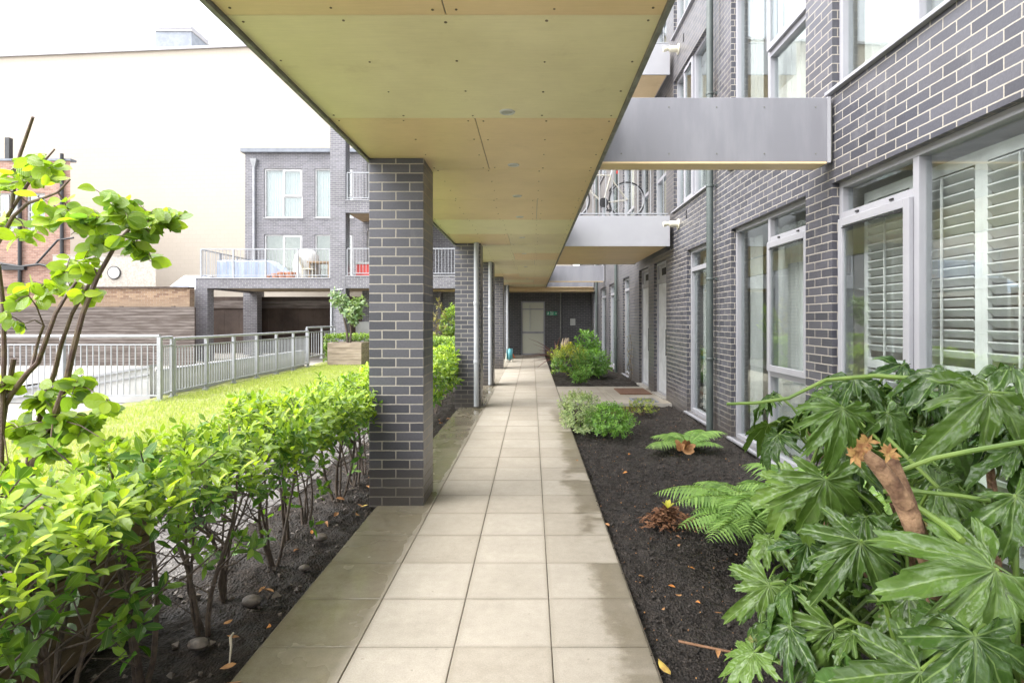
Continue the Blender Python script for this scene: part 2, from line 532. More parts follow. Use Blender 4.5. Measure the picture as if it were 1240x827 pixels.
        if bevel:
            b = o.modifiers.new('bevel', 'BEVEL')
            b.width = bevel
            b.segments = 2
            b.limit_method = 'ANGLE'
            b.angle_limit = R(40)
        return o


def link(o, parent=None):
    C.objects.link(o)
    if parent is not None:
        o.parent = parent
        w = parent.get('_w')
        if w is not None:
            o.location = (-w[0], -w[1], -w[2])


def tag(o, label, cat, group=None, kind=None):
    o['label'] = label
    o['category'] = cat
    if group:
        o['group'] = group
    if kind:
        o['kind'] = kind
    return o


def thing(name, label, cat, loc=(0, 0, 0), group=None):
    o = bpy.data.objects.new(name, None)
    o.empty_display_size = .2
    C.objects.link(o)
    o.location = loc
    o['_w'] = [float(q) for q in loc]
    return tag(o, label, cat, group)


def struct(o, label=None, kind='structure'):
    o['kind'] = kind
    if label:
        o['label'] = label
    return o


def copy_tree(o, parent=None):
    c = o.copy()
    C.objects.link(c)
    if parent is not None:
        c.parent = parent
    for ch in [q for q in bpy.data.objects if q.parent == o]:
        copy_tree(ch, c)
    return c


# ---- foliage in bulk
def leaf_template(nseg=4, wid=.42, fold=.14, droop=.22, tip=1.0, peak=.45, wavy=0.0):
    vs, uv, fs = [], [], []
    for i in range(nseg + 1):
        t = i / nseg
        a = t / peak if t < peak else (1 - t) / (1 - peak)
        w = wid * .5 * (math.sin(a * math.pi / 2) ** (.8 if t < peak else tip)) if 0 < a else .004
        w = max(w, .006)
        z = -droop * t * t
        k = wavy * math.sin(i * 2.4)
        vs += [(-w, t, z + fold * w * 2 + k), (0, t, z), (w, t, z + fold * w * 2 - k)]
        h = w / (wid * .5) * .5
        uv += [(.5 - h, t), (.5, t), (.5 + h, t)]
    for i in range(nseg):
        for j in range(2):
            fs.append((i * 3 + j, i * 3 + j + 1, i * 3 + j + 4, i * 3 + j + 3))
    return np.array(vs), np.array(fs), np.array(uv)


def np_mesh(name, V, Fq, UV, age, mats, parent=None, smooth=True, midx=None):
    me = bpy.data.meshes.new(name)
    nv, nf, k = len(V), len(Fq), Fq.shape[1]
    me.vertices.add(nv)
    me.vertices.foreach_set('co', V.astype(np.float32).ravel())
    me.loops.add(nf * k)
    me.loops.foreach_set('vertex_index', Fq.astype(np.int32).ravel())
    me.polygons.add(nf)
    me.polygons.foreach_set('loop_start', np.arange(0, nf * k, k, dtype=np.int32))
    me.polygons.foreach_set('loop_total', np.full(nf, k, dtype=np.int32))
    me.polygons.foreach_set('use_smooth', np.full(nf, smooth))
    if not isinstance(mats, (list, tuple)):
        mats = [mats]
    for m in mats:
        me.materials.append(m)
    if midx is not None:
        me.polygons.foreach_set('material_index', midx.astype(np.int32))
    me.update(calc_edges=True)
    ul = me.uv_layers.new(name='UVMap')
    ul.data.foreach_set('uv', UV[Fq.ravel()].astype(np.float32).ravel())
    at = me.attributes.new('age', 'FLOAT', 'POINT')
    at.data.foreach_set('value', age.astype(np.float32))
    me.validate()
    o = bpy.data.objects.new(name, me)
    link(o, parent)
    return o


def norm(a):
    return a / np.maximum(np.linalg.norm(a, axis=1, keepdims=True), 1e-9)


class Leaves:
    def __init__(s):
        s.p, s.d, s.n, s.L, s.a = [], [], [], [], []

    def add(s, p, d, n, L, age):
        s.p.append(tuple(p)); s.d.append(tuple(d)); s.n.append(tuple(n)); s.L.append(L); s.a.append(age)

    def shoot(s, tip, d, k, L, age, spread=1.0, step=.012, tipage=.25):
        """leaves set round the last bit of a shoot"""
        d = Vector(d).normalized()
        a = d.orthogonal().normalized()
        b = d.cross(a)
        ph = random.random() * 6.28
        for i in range(k):
            t = ph + i * 2.4
            f = i / max(1, k - 1)          # 0 oldest, 1 tip
            ang = spread * (1.35 - .75 * f) + random.uniform(-.2, .2)
            r = a * math.cos(t) + b * math.sin(t)
            ld = d * math.cos(ang) + r * math.sin(ang)
            ln = d * math.sin(ang) - r * math.cos(ang)
            ln = ln + Vector((0, 0, .35)) + Vector((random.uniform(-.25, .25), random.uniform(-.25, .25), 0))
            base = Vector(tip) - d * step * (k - i)
            s.add(base, ld, ln, L * random.uniform(.7, 1.15) * (1 - .25 * f), min(1, max(0, age + tipage * (f - .4) + random.uniform(-.15, .15))))

    def build(s, name, mat, parent=None, tmpls=None, wid=None):
        if tmpls is None:
            tmpls = [leaf_template()]
        P, D, N, L, A = (np.array(q, dtype=float) for q in (s.p, s.d, s.n, s.L, s.a))
        D = norm(D)
        N = norm(N - D * np.sum(N * D, 1, keepdims=True))
        Xv = np.cross(D, N)
        which = rng.integers(0, len(tmpls), len(P))
        Vs, Fs, Us, As, off = [], [], [], [], 0
        for k, (tv, tf, tu) in enumerate(tmpls):
            idx = np.where(which == k)[0]
            if not len(idx):
                continue
            l = L[idx][:, None, None]
            wx = rng.uniform(.8, 1.15, len(idx))[:, None, None]
            dz = rng.uniform(.3, 1.7, len(idx))[:, None, None]
            V = P[idx][:, None, :] + l * (Xv[idx][:, None, :] * tv[None, :, 0:1] * wx + D[idx][:, None, :] * tv[None, :, 1:2] + N[idx][:, None, :] * tv[None, :, 2:3] * dz)
            n = tv.shape[0]
            Fq = tf[None] + (np.arange(len(idx)) * n)[:, None, None] + off
            Vs.append(V.reshape(-1, 3)); Fs.append(Fq.reshape(-1, tf.shape[1])); Us.append(np.tile(tu, (len(idx), 1)))
            As.append(np.repeat(A[idx], n))
            off += len(idx) * n
        return np_mesh(name, np.concatenate(Vs), np.concatenate(Fs), np.concatenate(Us), np.concatenate(As), mat, parent)


# ------------------------------------------------------------------ ground and paths
def gheight(x, y, amp, s):
    q = mnoise.fractal(Vector((x * s, y * s, 1.7)), 1.0, 2.0, 4)
    return q * amp


def grid_ground(name, x0, x1, y0, y1, step, z, amp, s, mat, rough=0.0):
    nx, ny = max(2, int((x1 - x0) / step)), max(2, int((y1 - y0) / step))
    xs, ys = np.linspace(x0, x1, nx + 1), np.linspace(y0, y1, ny + 1)
    V = np.empty((ny + 1, nx + 1, 3))
    for j, y in enumerate(ys):
        for i, x in enumerate(xs):
            V[j, i] = (x, y, z + gheight(x, y, amp, s) + .35 * gheight(x + 9, y, amp, s * 4.3) + rough * abs(mnoise.noise(Vector((x * 31, y * 31, 3.1)))))
    idx = np.arange((nx + 1) * (ny + 1)).reshape(ny + 1, nx + 1)
    Fq = np.stack([idx[:-1, :-1], idx[:-1, 1:], idx[1:, 1:], idx[1:, :-1]], -1).reshape(-1, 4)
    V = V.reshape(-1, 3)
    return struct(np_mesh(name, V, Fq, V[:, :2].copy(), np.zeros(len(V)), mat))


g = MB().quad((-400, -400, -.16), (400, -400, -.16), (400, 400, -.16), (-400, 400, -.16)).build('ground', M['concrete'])
struct(g)
grid_ground('soil_bed', .552, 2.53, -.5, 10.18, .02, -.052, .035, 4.5, M['soil'], .03)
grid_ground('soil_bed', .552, 2.53, 12.76, 24.0, .05, -.03, .03, 4.5, M['soil_brown'])
grid_ground('soil_strip', -2.12, -1.275, -.5, 24.0, .025, -.042, .035, 5, M['soil_brown'], .025)
grid_ground('gravel_strip', -3.5, -2.1, -1.5, 21.0, .05, -.045, .02, 6, M['gravel'])
grid_ground('lawn', -7.46, -3.4, -2, 21.0, .08, -.02, .03, 2.0, M['turf'])

# paving: four slabs wide, with the spur to the two front doors
mb = MB()
S = .45
for k in range(-6, 49):
    y0 = 2.606 + S * k
    for c in range(4):
        x0 = -1.258 + S * c
        j = random.uniform(-.0012, .0012)
        mb.box(x0 + .0022, x0 + S - .0022, y0 + .0022, y0 + S - .0022, -.05, j)
x0 = .552
for i in range(4):
    for k in range(5):
        xa, xb = x0 + .5 * i, min(x0 + .5 * (i + 1), 2.53)
        ya = 10.2 + .508 * k
        mb.box(xa + .003, xb - .003, ya + .003, ya + .505, -.05, random.uniform(-.0012, .0012))
struct(mb.build('path', M['slab'], bevel=.0035))
mb = MB()
mb.box(-1.262, .548, -.2, 24.1, -.14, -.0065)
mb.box(.5485, 2.535, 10.19, 12.745, -.14, -.0135)
struct(mb.build('path_bed', M['mortar_bed']))

# ------------------------------------------------------------------ the right-hand building
FX = 2.54


def PR(u, d, z):          # along the facade, outwards, up
    return (FX - d, u, z)


def wall_open(mb, u0, u1, z0, z1, ops, depth, m=0, rev=True):
    us = sorted({u0, u1} | {q for o in ops for q in o[:2]})
    zs = sorted({z0, z1} | {q for o in ops for q in o[2:4]})
    us = [q for q in us if u0 <= q <= u1]
    zs = [q for q in zs if z0 <= q <= z1]
    for i in range(len(us) - 1):
        for j in range(len(zs) - 1):
            cu, cz = (us[i] + us[i + 1]) / 2, (zs[j] + zs[j + 1]) / 2
            if any(o[0] < cu < o[1] and o[2] < cz < o[3] for o in ops):
                continue
            mb.quad((us[i], 0, zs[j]), (us[i + 1], 0, zs[j]), (us[i + 1], 0, zs[j + 1]), (us[i], 0, zs[j + 1]), m)
    if rev:
        for a, b, c, d in [o[:4] for o in ops]:
            mb.quad((a, 0, c), (a, -depth, c), (a, -depth, d), (a, 0, d), m)
            mb.quad((b, 0, c), (b, 0, d), (b, -depth, d), (b, -depth, c), m)
            mb.quad((a, 0, d), (a, -depth, d), (b, -depth, d), (b, 0, d), m)
            mb.quad((a, 0, c), (b, 0, c), (b, -depth, c), (a, -depth, c), m)


def fr_bars(mb, u0, u1, z0, z1, w, d0, d1, m=0):
    mb.box(u0, u0 + w, d0, d1, z0, z1, m)
    mb.box(u1 - w, u1, d0, d1, z0, z1, m)
    mb.box(u0 + w, u1 - w, d0, d1, z0, z0 + w, m)
    mb.box(u0 + w, u1 - w, d0, d1, z1 - w, z1, m)


def curtain_mesh(P, u0, u1, z0, z1, d, amp=.025, per=.11):
    mb = MB(P)
    n = max(6, int((u1 - u0) / per * 8))
    ph = random.random() * 6
    vs, fs = [], []
    for i in range(n + 1):
        u = u0 + (u1 - u0) * i / n
        dd = d + amp * math.sin(u / per * 6.28 + ph) + .4 * amp * math.sin(u / per * 2.7 + ph)
        vs += [(u, dd, z0), (u, dd, z1)]
    for i in range(n):
        fs.append((2 * i, 2 * i + 2, 2 * i + 3, 2 * i + 1))
    mb.add(vs, fs)
    return mb


def louvre_mesh(P, u0, u1, z0, z1, d, pw=.55):
    mb = MB(P)
    n = max(1, round((u1 - u0) / pw))
    for i in range(n):
        a, b = u0 + (u1 - u0) * i / n, u0 + (u1 - u0) * (i + 1) / n
        mb.box(a, a + .05, d - .014, d + .014, z0, z1)
        mb.box(b - .05, b - .0008, d - .014, d + .014, z0, z1)
        for zz in (z0, (z0 + z1) / 2 - .2, z1 - .08):
            mb.box(a + .0505, b - .0505, d - .0135, d + .0135, zz, zz + .08)
        z = z0 + .11
        while z < z1 - .10:
            if not ((z0 + z1) / 2 - .23 < z < (z0 + z1) / 2 - .09):
                h = .024
                vs = [(a + .052, d - h, z - .022), (b - .052, d - h, z - .022), (b - .052, d + h, z + .022), (a + .052, d + h, z + .022)]
                vs += [(p[0], p[1], p[2] + .009) for p in vs]
                mb.add(vs, [(3, 2, 1, 0), (4, 5, 6, 7), (0, 1, 5, 4), (1, 2, 6, 5), (2, 3, 7, 6), (3, 0, 4, 7)])
            z += .068
        mb.box((a + b) / 2 - .006, (a + b) / 2 + .006, d + .031, d + .043, z0 + .1, z1 - .1)
    return mb


def window(parent, P, u0, u1, z0, z1, sections, dep=.06, w=.05, frame=None, glass=None, sill=True, behind='curtain', cur=None, handle=True):
    """sections: (ua, ub, [z splits], {index of opening light})"""
    frame = frame or M['alu']
    glass = glass or M['glass']
    win = MB(P)
    fr_bars(win, u0, u1, z0, z1, w, -dep - .09, -dep)
    gl = MB(P)
    cas = []
    for i, (ua, ub, zs, opening) in enumerate(sections):
        if i:
            win.box(ua - .03, ua + .03, -dep - .0895, -dep - .0005, z0 + w, z1 - w)
        a = u0 + w if i == 0 else ua + .03
        b = u1 - w if i == len(sections) - 1 else ub - .03
        lim = [z0 + w] + list(zs) + [z1 - w]
        for z in zs:
            win.box(a, b, -dep - .089, -dep - .001, z - .035, z + .035)
        for j in range(len(lim) - 1):
            za = lim[j] + (.035 if j else 0)
            zb = lim[j + 1] - (.035 if j < len(lim) - 2 else 0)
            if j in opening:
                c = MB(P)
                fr_bars(c, a - .012, b + .012, za - .012, zb + .012, .065, -dep + .001, -dep + .035)
                cas.append((c, a, b, za, zb))
                gl.box(a + .054, b - .054, -dep + .008, -dep + .016, za + .054, zb - .054)
            else:
                gl.box(a - .005, b + .005, -dep - .055, -dep - .047, za - .005, zb + .005)
    o = win.build('window', frame, parent, bevel=.003)
    gl.build('pane', glass, o)
    for c, a, b, za, zb in cas:
        co = c.build('casement', frame, o, bevel=.004)
        if handle:
            h = MB(P)
            h.box(a + .06, b - .06, -dep + .036, -dep + .046, zb - .075, zb - .066)
            h.box(a + .05, a + .12, -dep + .036, -dep + .052, zb - .082, zb - .06)
            h.box(a + .2, a + .24, -dep + .001, -dep + .012, zb + .035, zb + .047)
            h.box(b - .24, b - .2, -dep + .001, -dep + .012, zb + .035, zb + .047)
            h.build('window_stay', M['black'], o)
    if sill:
        s = MB(P)
        s.box(u0 - .04, u1 + .04, -.17, .045, z0 - .03, z0 - .002)
        s.build('sill', frame, o, bevel=.003)
    if behind == 'curtain':
        cc = cur or [(u0 + .03, u1 - .03)]
        for a, b in cc:
            curtain_mesh(P, a, b, z0 + .04, z1 - .12, -dep - .20).build('curtain', M['curtain'], o, smooth=True)
    elif behind == 'shutter':
        for a, b in (cur or [(u0 + .06, u1 - .06)]):
            louvre_mesh(P, a, b, z0 + .06, z1 - .10, -dep - .19).build('louvre_shutter', M['shutter'], o)
    return o


def front_door(parent, P, u0, u1, z0, z1):
    d = MB(P)
    fr_bars(d, u0, u1, z0, z1, .055, -.16, -.06)
    d.box(u0 + .0555, u1 - .0555, -.159, -.061, 2.24, 2.33)
    o = d.build('door', M['alu'], parent, bevel=.003)
    l = MB(P)
    l.box(u0 + .058, u1 - .058, -.13, -.085, .03 + z0 - .0, 2.237)
    l.build('door_leaf', M['door'], o, bevel=.003)
    t = MB(P)
    t.box(u0 + .056, u1 - .056, -.125, -.10, 2.331, z1 - .056)
    t.box(u0 + .25, u0 + .75, -.098, -.092, 2.40, z1 - .12, 1)
    t.build('over_panel', [M['alu'], M['dark_void']], o)
    h = MB(P)
    h.tube([(u0 + .15, -.035, .82), (u0 + .15, -.035, 1.32)], .014, 8)
    for z in (.87, 1.27):
        h.tube([(u0 + .15, -.035, z), (u0 + .15, -.09, z)], .008, 6)
    h.lathe([(.0, 0), (.022, 0.001), (.022, .012)], (0, 0, 0), 'x', 10) if False else None
    h.build('door_handle', M['black'], o)
    st = MB(P)
    st.box(u0 - .02, u1 + .02, -.17, .06, -.02, .018)
    st.build('threshold', M['concrete'], o)
    return o


bld = thing('apartment_building', 'three storey charcoal brick apartment building with tall grey windows along the path', 'building', (2.54, 8, 0))
FLOOR = 3.1
ops = []
g_ops = [(.45, 2.41, .02, 2.66), (2.81, 4.77, .02, 2.66), (5.23, 7.19, .02, 2.66), (7.95, 9.23, .02, 2.64), (10.66, 11.72, .0, 2.66), (12.28, 13.34, .0, 2.66),
         (14.70, 15.74, .02, 2.64), (17.28, 18.57, .02, 2.64), (19.25, 20.9, .02, 2.64), (22.3, 23.5, .02, 2.64)]
ops += g_ops
for f in (1, 2):
    zb, zt = 3.44 + FLOOR * (f - 1), 2.66 + FLOOR * f
    zd = 3.39 + FLOOR * (f - 1)
    ops += [(.45, 2.41, zb, zt), (2.81, 4.77, zb, zt), (5.23, 7.19, zb, zt), (8.0, 10.1, zb, zt), (10.66, 11.72, zd, zt), (12.28, 13.34, zd, zt),
            (14.0, 15.74, zb, zt), (17.28, 18.57, zb, zt), (19.25, 20.9, zb, zt), (22.3, 23.5, zb, zt)]
mb = MB(PR)
wall_open(mb, -5, 30, -.2, 9.6, ops, .17)
mb.box(-5, 30, -.35, -.001, 9.6, 9.75)
mb.build('facade', M['brick'], bld)
mb = MB()
for f in range(4):
    z = -.02 + FLOOR * f
    mb.box(2.73, 6.6, -5, 29.9, z - .14, z - .001 + (.02 if f else 0))
mb.box(6.6, 6.75, -5, 29.9, -.2, 9.5)
for y in (-4.9, 2.6, 5.0, 7.55, 10.4, 12.0, 13.8, 16.6, 18.9, 21.6, 29.7):
    mb.box(2.74, 6.599, y - .05, y + .05, -.015, 9.27)
mb.build('interior', M['room'], bld)

for (a, b, z0, z1) in ops:
    f = int((z0 + .1) / 3.1)
    if abs(b - a - 1.06) < .01:
        if f == 0:
            front_door(bld, PR, a, b, z0, z1)
        else:
            window(bld, PR, a, b, z0, z1, [(a, b, [z0 + .95], set())], frame=M['fascia_light'] if f == 1 else None, sill=False)
    elif abs(b - a - 1.96) < .01:
        flip = abs(a - 5.23) < .01
        if f == 0:
            zs, op = [.93, 2.37], {1}
        else:
            zs, op = [z0 + .96], {1}
        if flip:
            sec = [(a, a + .95, zs, op), (a + .95, b, [], set())]
        else:
            sec = [(a, b - .95, [], set()), (b - .95, b, zs, op)]
        window(bld, PR, a, b, z0, z1, sec, behind='shutter' if (f == 0 and a < 5) else 'curtain',
               cur=None if (f == 0 and a < 5) else ([(a + .03, a + 1.25), (b - .35, b - .05)] if flip else [(a + .03, a + .6), (b - .7, b - .03)]))
    elif f and 7.9 < a < 8.1:
        window(bld, PR, a, b, z0, z1, [(a, a + 1.0, [], set()), (a + 1.0, a + 1.55, [], {0}), (a + 1.55, b, [], set())])
    else:
        window(bld, PR, a, b, z0, z1, [(a, b, [z0 + 2.3 if f == 0 else z0 + .95], set())], w=.055)

# movement joints, air bricks and meter hooks on the facade
for y in (7.64, 16.6):
    MB(PR).box(y, y + .012, .0005, .004, -.1, 9.55).build('movement_joint', M['trim'], bld)
for y, z in ((9.25, 3.17), (9.42, 6.15), (15.9, 3.1)):
    v = MB(PR)
    v.box(y, y + .035, .0005, .006, z, z + .14)
    for q in range(4):
        v.box(y + .004, y + .031, .0062, .009, z + .012 + .032 * q, z + .03 + .032 * q)
    v.build('air_vent', M['black'], bld)

# end wall across the walkway
mb = MB()
EY = 24.1
mb.P = lambda u, d, z: (u, EY - d, z)
wall_open(mb, -5.5, 2.54, -.2, 2.83, [(-.46, .56, 0, 2.29)], .12)
mb.P = None
mb.box(-5.5, 2.54, 23.1, 24.09, 2.66, 2.815, 1)
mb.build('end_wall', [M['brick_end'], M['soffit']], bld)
dm = MB(lambda u, d, z: (u, EY - d, z))
fr_bars(dm, -.46, .56, .0, 2.29, .06, -.11, -.03)
dm.box(-.399, .499, -.10, -.04, 1.93, 1.98)
dm.box(-.399, .499, -.10, -.04, .92, 1.0)
d_ = dm.build('end_door', M['fascia'], bld)
p_ = MB(lambda u, d, z: (u, EY - d, z))
p_.box(-.40, .50, -.085, -.075, .06, .92)
p_.box(-.40, .50, -.085, -.075, 1.0, 1.93)
p_.box(-.40, .50, -.085, -.075, 1.98, 2.23)
mg, tg, bg = new_mat('obscured_door_glass')
bg.inputs['Base Color'].default_value = (.46, .46, .38, 1)
bg.inputs['Roughness'].default_value = .22
p_.build('pane', mg, d_)
h_ = MB(lambda u, d, z: (u, EY - d, z))
h_.tube([(-.08, -.02, 1.05), (-.08, -.02, 2.15)], .012, 8)
h_.build('pull_handle', M['rail'], d_)

ex = thing('exit_sign', 'small green fire exit sign with white running figure beside the end door', 'sign', (.85, EY, 1.69))
mb = MB()
mb.box(.63, 1.08, EY - .022, EY - .004, 1.69, 1.85)
mb.build('sign_board', M['sign_green'], ex, bevel=.003)
mb = MB()
yy = EY - .0245


def flat(mb, pts):
    mb.add([(p[0], yy, p[1]) for p in pts] + [(p[0], yy + .002, p[1]) for p in pts], [tuple(range(len(pts)))] + [tuple(range(2 * len(pts) - 1, len(pts) - 1, -1))])


cx, cz = .70, 1.77
flat(mb, [(cx + .012 * math.cos(t * .628), cz + .052 + .012 * math.sin(t * .628)) for t in range(10)])
flat(mb, [(cx - .018, cz + .036), (cx + .012, cz + .036), (cx + .004, cz - .01), (cx - .022, cz - .01)])
flat(mb, [(cx - .022, cz - .01), (cx - .006, cz - .01), (cx - .03, cz - .055), (cx - .046, cz - .052)])
flat(mb, [(cx - .010, cz - .011), (cx + .006, cz - .011), (cx + .034, cz - .03), (cx + .036, cz - .058), (cx + .022, cz - .058), (cx + .02, cz - .036)])
flat(mb, [(cx + .012, cz + .034), (cx + .04, cz + .012), (cx + .034, cz + .002), (cx + .006, cz + .02)])
mb.build('pictogram', M['sign_white'], ex)
for txt, xx, zz in (('Fire', .79, 1.785), ('exit', .79, 1.712)):
    cu = bpy.data.curves.new('lettering', 'FONT')
    cu.body = txt
    cu.size = .085
    cu.extrude = .001
    to = bpy.data.objects.new('lettering', cu)
    to.rotation_euler = (R(90), 0, 0)
    C.objects.link(to)
    bpy.context.view_layer.update()
    lm_ = bpy.data.meshes.new_from_object(to.evaluated_get(bpy.context.evaluated_depsgraph_get()))
    bpy.data.objects.remove(to)
    lm_.materials.clear()
    lm_.materials.append(M['sign_white'])
    to = bpy.data.objects.new('lettering', lm_)
    to.rotation_euler = (R(90), 0, 0)
    link(to, ex)
    to.location = (xx - .85, yy - EY, zz - 1.69)
mb = MB()
flat(mb, [(1.0, 1.76), (1.045, 1.76), (1.045, 1.745), (1.066, 1.77), (1.045, 1.795), (1.045, 1.78), (1.0, 1.78)])
mb.build('arrow', M['sign_white'], ex)

mb = MB()
mb.box(1.64, 1.86, EY - .03, EY - .004, 1.26, 1.55)
mb.box(1.655, 1.845, EY - .034, EY - .0305, 1.275, 1.535)
tag(mb.build('wall_plate', M['plate'], bevel=.003), 'blank grey rectangular plate fixed on the dark end wall', 'plate')
mb = MB()
mb.tube([(1.23, EY - .05, -.05), (1.23, EY - .05, 2.66)], .035, 8)
tag(mb.build('drainpipe', M['trim'], smooth=True), 'thin dark vertical pipe on the end wall beside the exit sign', 'pipe')

# ------------------------------------------------------------------ raised walkway over the path
SZ = 2.82
wk = thing('raised_walkway', 'long raised walkway with tan board underside covering the path', 'walkway', (-.38, 10, SZ))
mb = MB()
XL, XR = -1.32, .56
bays = [1.185 + 1.245 * k for k in range(-4, 19)]
for i, y in enumerate(bays):
    y1 = min(y + 1.245, 24.08)
    split = i % 2 == 0
    xs = [XL, -.37, XR] if split else [XL, XR]
    if i % 5 == 3:
        xs = [XL, .06, XR]
    for a, b in zip(xs[:-1], xs[1:]):
        mb.box(a + .003, b - .003, y + .003, y1 - .003, SZ, SZ + .012, [0, 2, 0, 2, 0, 3, 2, 3, 0][(i + 1) % 9] if b - a > 1 else [0, 2, 3][(i * 2 + int(a < -1)) % 3 if i > 8 else 0])
        if y > .5:
            ny = 4
            for q in range(ny):
                yy_ = y + .05 + (y1 - y - .1) * q / (ny - 1)
                nx = max(2, round((b - a) / .42) + 1)
                for r in range(nx):
                    if q in (1, 2) and r in (0,) and random.random() < .5:
                        continue
                    xx = a + .05 + (b - a - .1) * r / (nx - 1)
                    mb.lathe([(.006 * random.uniform(.7, 1.3), -.003), (.006, .001)], (xx, yy_ + random.uniform(-.01, .01), SZ), 'z', 7, 1)
o = mb.build('soffit', [M['soffit'], M['screw'], M['soffit_olive'], M['soffit_pale']], wk)
mb = MB()
mb.box(XL + .01, XR - .01, -3.8, 24.08, SZ + .0125, 3.36)
mb.build('deck', M['fascia'], wk)
mb = MB()
mb.box(XR, XR + .022, -3.8, 24.08, SZ - .018, SZ + .03)
mb.box(XL - .025, XL, -3.8, 24.08, SZ - .022, SZ + .05)
mb.box(XL - .02, XL + .008, -3.8, 24.07, SZ + .05, 3.40)
mb.box(XR - .008, XR + .016, -3.8, 24.07, SZ + .03, 3.40)
mb.build('edge_trim', M['trim'], wk)

loc0 = (-.155, 3.56, SZ)
for i, y in enumerate([3.56, 4.78, 5.98, 7.2, 9.0, 11.2, 14, 18]):
    if i == 0:
        dl = thing('downlight', '', 'ceiling light', loc0, 'round downlights set in the walkway underside')
        mb = MB().lathe([(.033, -.002), (.036, -.007), (.047, -.006), (.050, 0.0)], loc0, 'z', 20)
        mb.build('bezel', M['white_frame'], dl, smooth=True)
        mb = MB().lathe([(.0, -.003), (.0325, -.003), (.0325, .0)], loc0, 'z', 16)
        mb.build('lens', M['plate'], dl)
        d0 = dl
    else:
        dl = copy_tree(d0)
        dl.location = (-.155, y, SZ)
    dl['label'] = ['unlit round white downlight nearest the camera, on the large olive board', 'second round downlight from the front, in the walkway underside',
                   'third round downlight from the front, in the walkway underside', 'fourth round downlight from the front, in the walkway underside',
                   'fifth round downlight from the front, in the walkway underside', 'sixth round downlight from the front, in the walkway underside',
                   'seventh round downlight from the front, in the walkway underside', 'last round downlight before the far end wall'][i]

# brick columns
colY = [(4.58, 5.02), (9.70, 10.14), (12.9, 13.34), (17.3, 17.74), (21.6, 22.04)]
clab = ['nearest charcoal brick column, beside the end of the near hedge', 'second charcoal brick column from the front, with a grey downpipe on its face',
        'third charcoal brick column from the front, with a thinner looking downpipe', 'fourth brick column from the front, without any downpipe', 'farthest brick column, mostly hidden, near the hose reel']
for (a, b), l in zip(colY, clab):
    mb = MB()
    mb.box(-1.3215, -.8795, a, b, -.12, SZ - .001)
    tag(mb.build('brick_column', M['brick'], uvo=(-1.327, a - .005, 0), bevel=.003), l, 'column', 'brick columns holding up the walkway')
for i, y, x in ((1, 9.62, -.945), (2, 12.83, -.945), (4, 21.53, -.93)):
    p = thing('downpipe', ['', 'grey downpipe on the second column from the front', 'grey downpipe on the third column from the front', '', 'grey downpipe farthest along the walkway, above the hose reel'][i], 'downpipe', (x, y, 0), 'grey downpipes on the brick columns')
    MB().tube([(x, y, .03), (x, y, SZ - .001)], .044, 14).build('pipe', M['pipe_grey'], p, smooth=True)
    for z in (.75, 1.75):
        MB().lathe([(.046, 0), (.05, .01), (.05, .06), (.046, .07)], (x, y, z), 'z', 14).build('collar', M['pipe_grey'], p, smooth=True)


def beam(name, label, y0, y1):
    t = thing(name, label, 'beam', (1.5, y0, SZ), 'grey clad beams between walkway and building')
    mb = MB()
    mb.box(.583, 2.478, y0, y1, SZ + .012, 3.37)
    mb.build('cladding', M['fascia'], t, bevel=.004)
    mb = MB()
    for x in (.75, 1.15, 1.55, 1.95, 2.38):
        for z in (2.90, 3.29):
            mb.lathe([(.006, -.004), (.007, .001)], (x, y0, z), 'y', 8)
    mb.build('fixings', M['trim'], t)
    MB().box(.583, 2.47, y0 - .004, y1 + .03, SZ - .004, SZ + .0115).build('bottom_strip', M['soffit'], t)
    MB().box(2.479, 2.505, y0 - .006, y1, SZ + .005, 3.375).build('end_plate', M['fascia_light'], t)
    MB().box(2.5055, 2.53, y0 + .02, y1 - .02, SZ + .03, 3.33).build('bracket', M['trim'], t)
    return t


beam('cladded_beam', 'nearest wide grey beam bridging walkway and brick wall', 4.73, 4.90)
beam('cladded_beam', 'farther grey beam beyond the bicycle balcony, before the end wall', 19.5, 19.68)
beam('cladded_beam', 'farthest grey beam in front of the end wall', 22.9, 23.08)


def balcony(label, z, group):
    t = thing('balcony', label, 'balcony', (1.5, 10.1, z), group)
    mb = MB()
    mb.box(.585, 2.44, 10.09, 13.39, z + .013, z + .53)
    mb.build('slab', M['fascia'], t)
    mb = MB()
    for x in (.583, 1.5):
        for y in (10.12, 11.2, 12.3):
            mb.box(x + .002, min(x + .915, 2.50), y + .002, y + (1.076 if y < 12 else 1.07), z, z + .0125)
    mb.build('soffit', M['soffit'], t)
    mb = MB()
    MB().box(.583, 2.465, 10.065, 10.089, z - .004, z + .54).build('fascia', M['fascia_light'], t, bevel=.003)
    MB().box(.583, 2.465, 13.391, 13.41, z - .004, z + .54).build('fascia', M['fascia_light'], t, bevel=.003)
    ra = MB()
    ra.box(.583, 2.45, 10.12, 10.16, z + 1.58, z + 1.62)
    ra.box(.583, 2.45, 10.125, 10.155, z + .58, z + .60)
    r_ = ra.build('rail', M['rail'], t)
    x = .64
    me = None
    while x < 2.44:
        if me is None:
            b_ = MB().box(-.006, .006, -.006, .006, 0, .98).build('baluster', M['rail'], t)
            me = b_
        else:
            b_ = me.copy()
            C.objects.link(b_)
        b_.location = (x - 1.5, 10.14 - 10.1, .60)
        x += .115
    return t


balcony('grey fronted balcony holding the bicycle above the front doors', SZ, 'balconies bridging to the building')
balcony('upper grey fronted balcony one floor above the bicycle', SZ + 3.06, 'balconies bridging to the building')

# bicycle on the balcony
BX, BY, BZ = 1.77, 10.50, 3.385
bk = thing('bicycle', 'cream framed bicycle standing on the grey balcony behind its bars', 'bicycle', (BX, BY, BZ))
Rr = .345


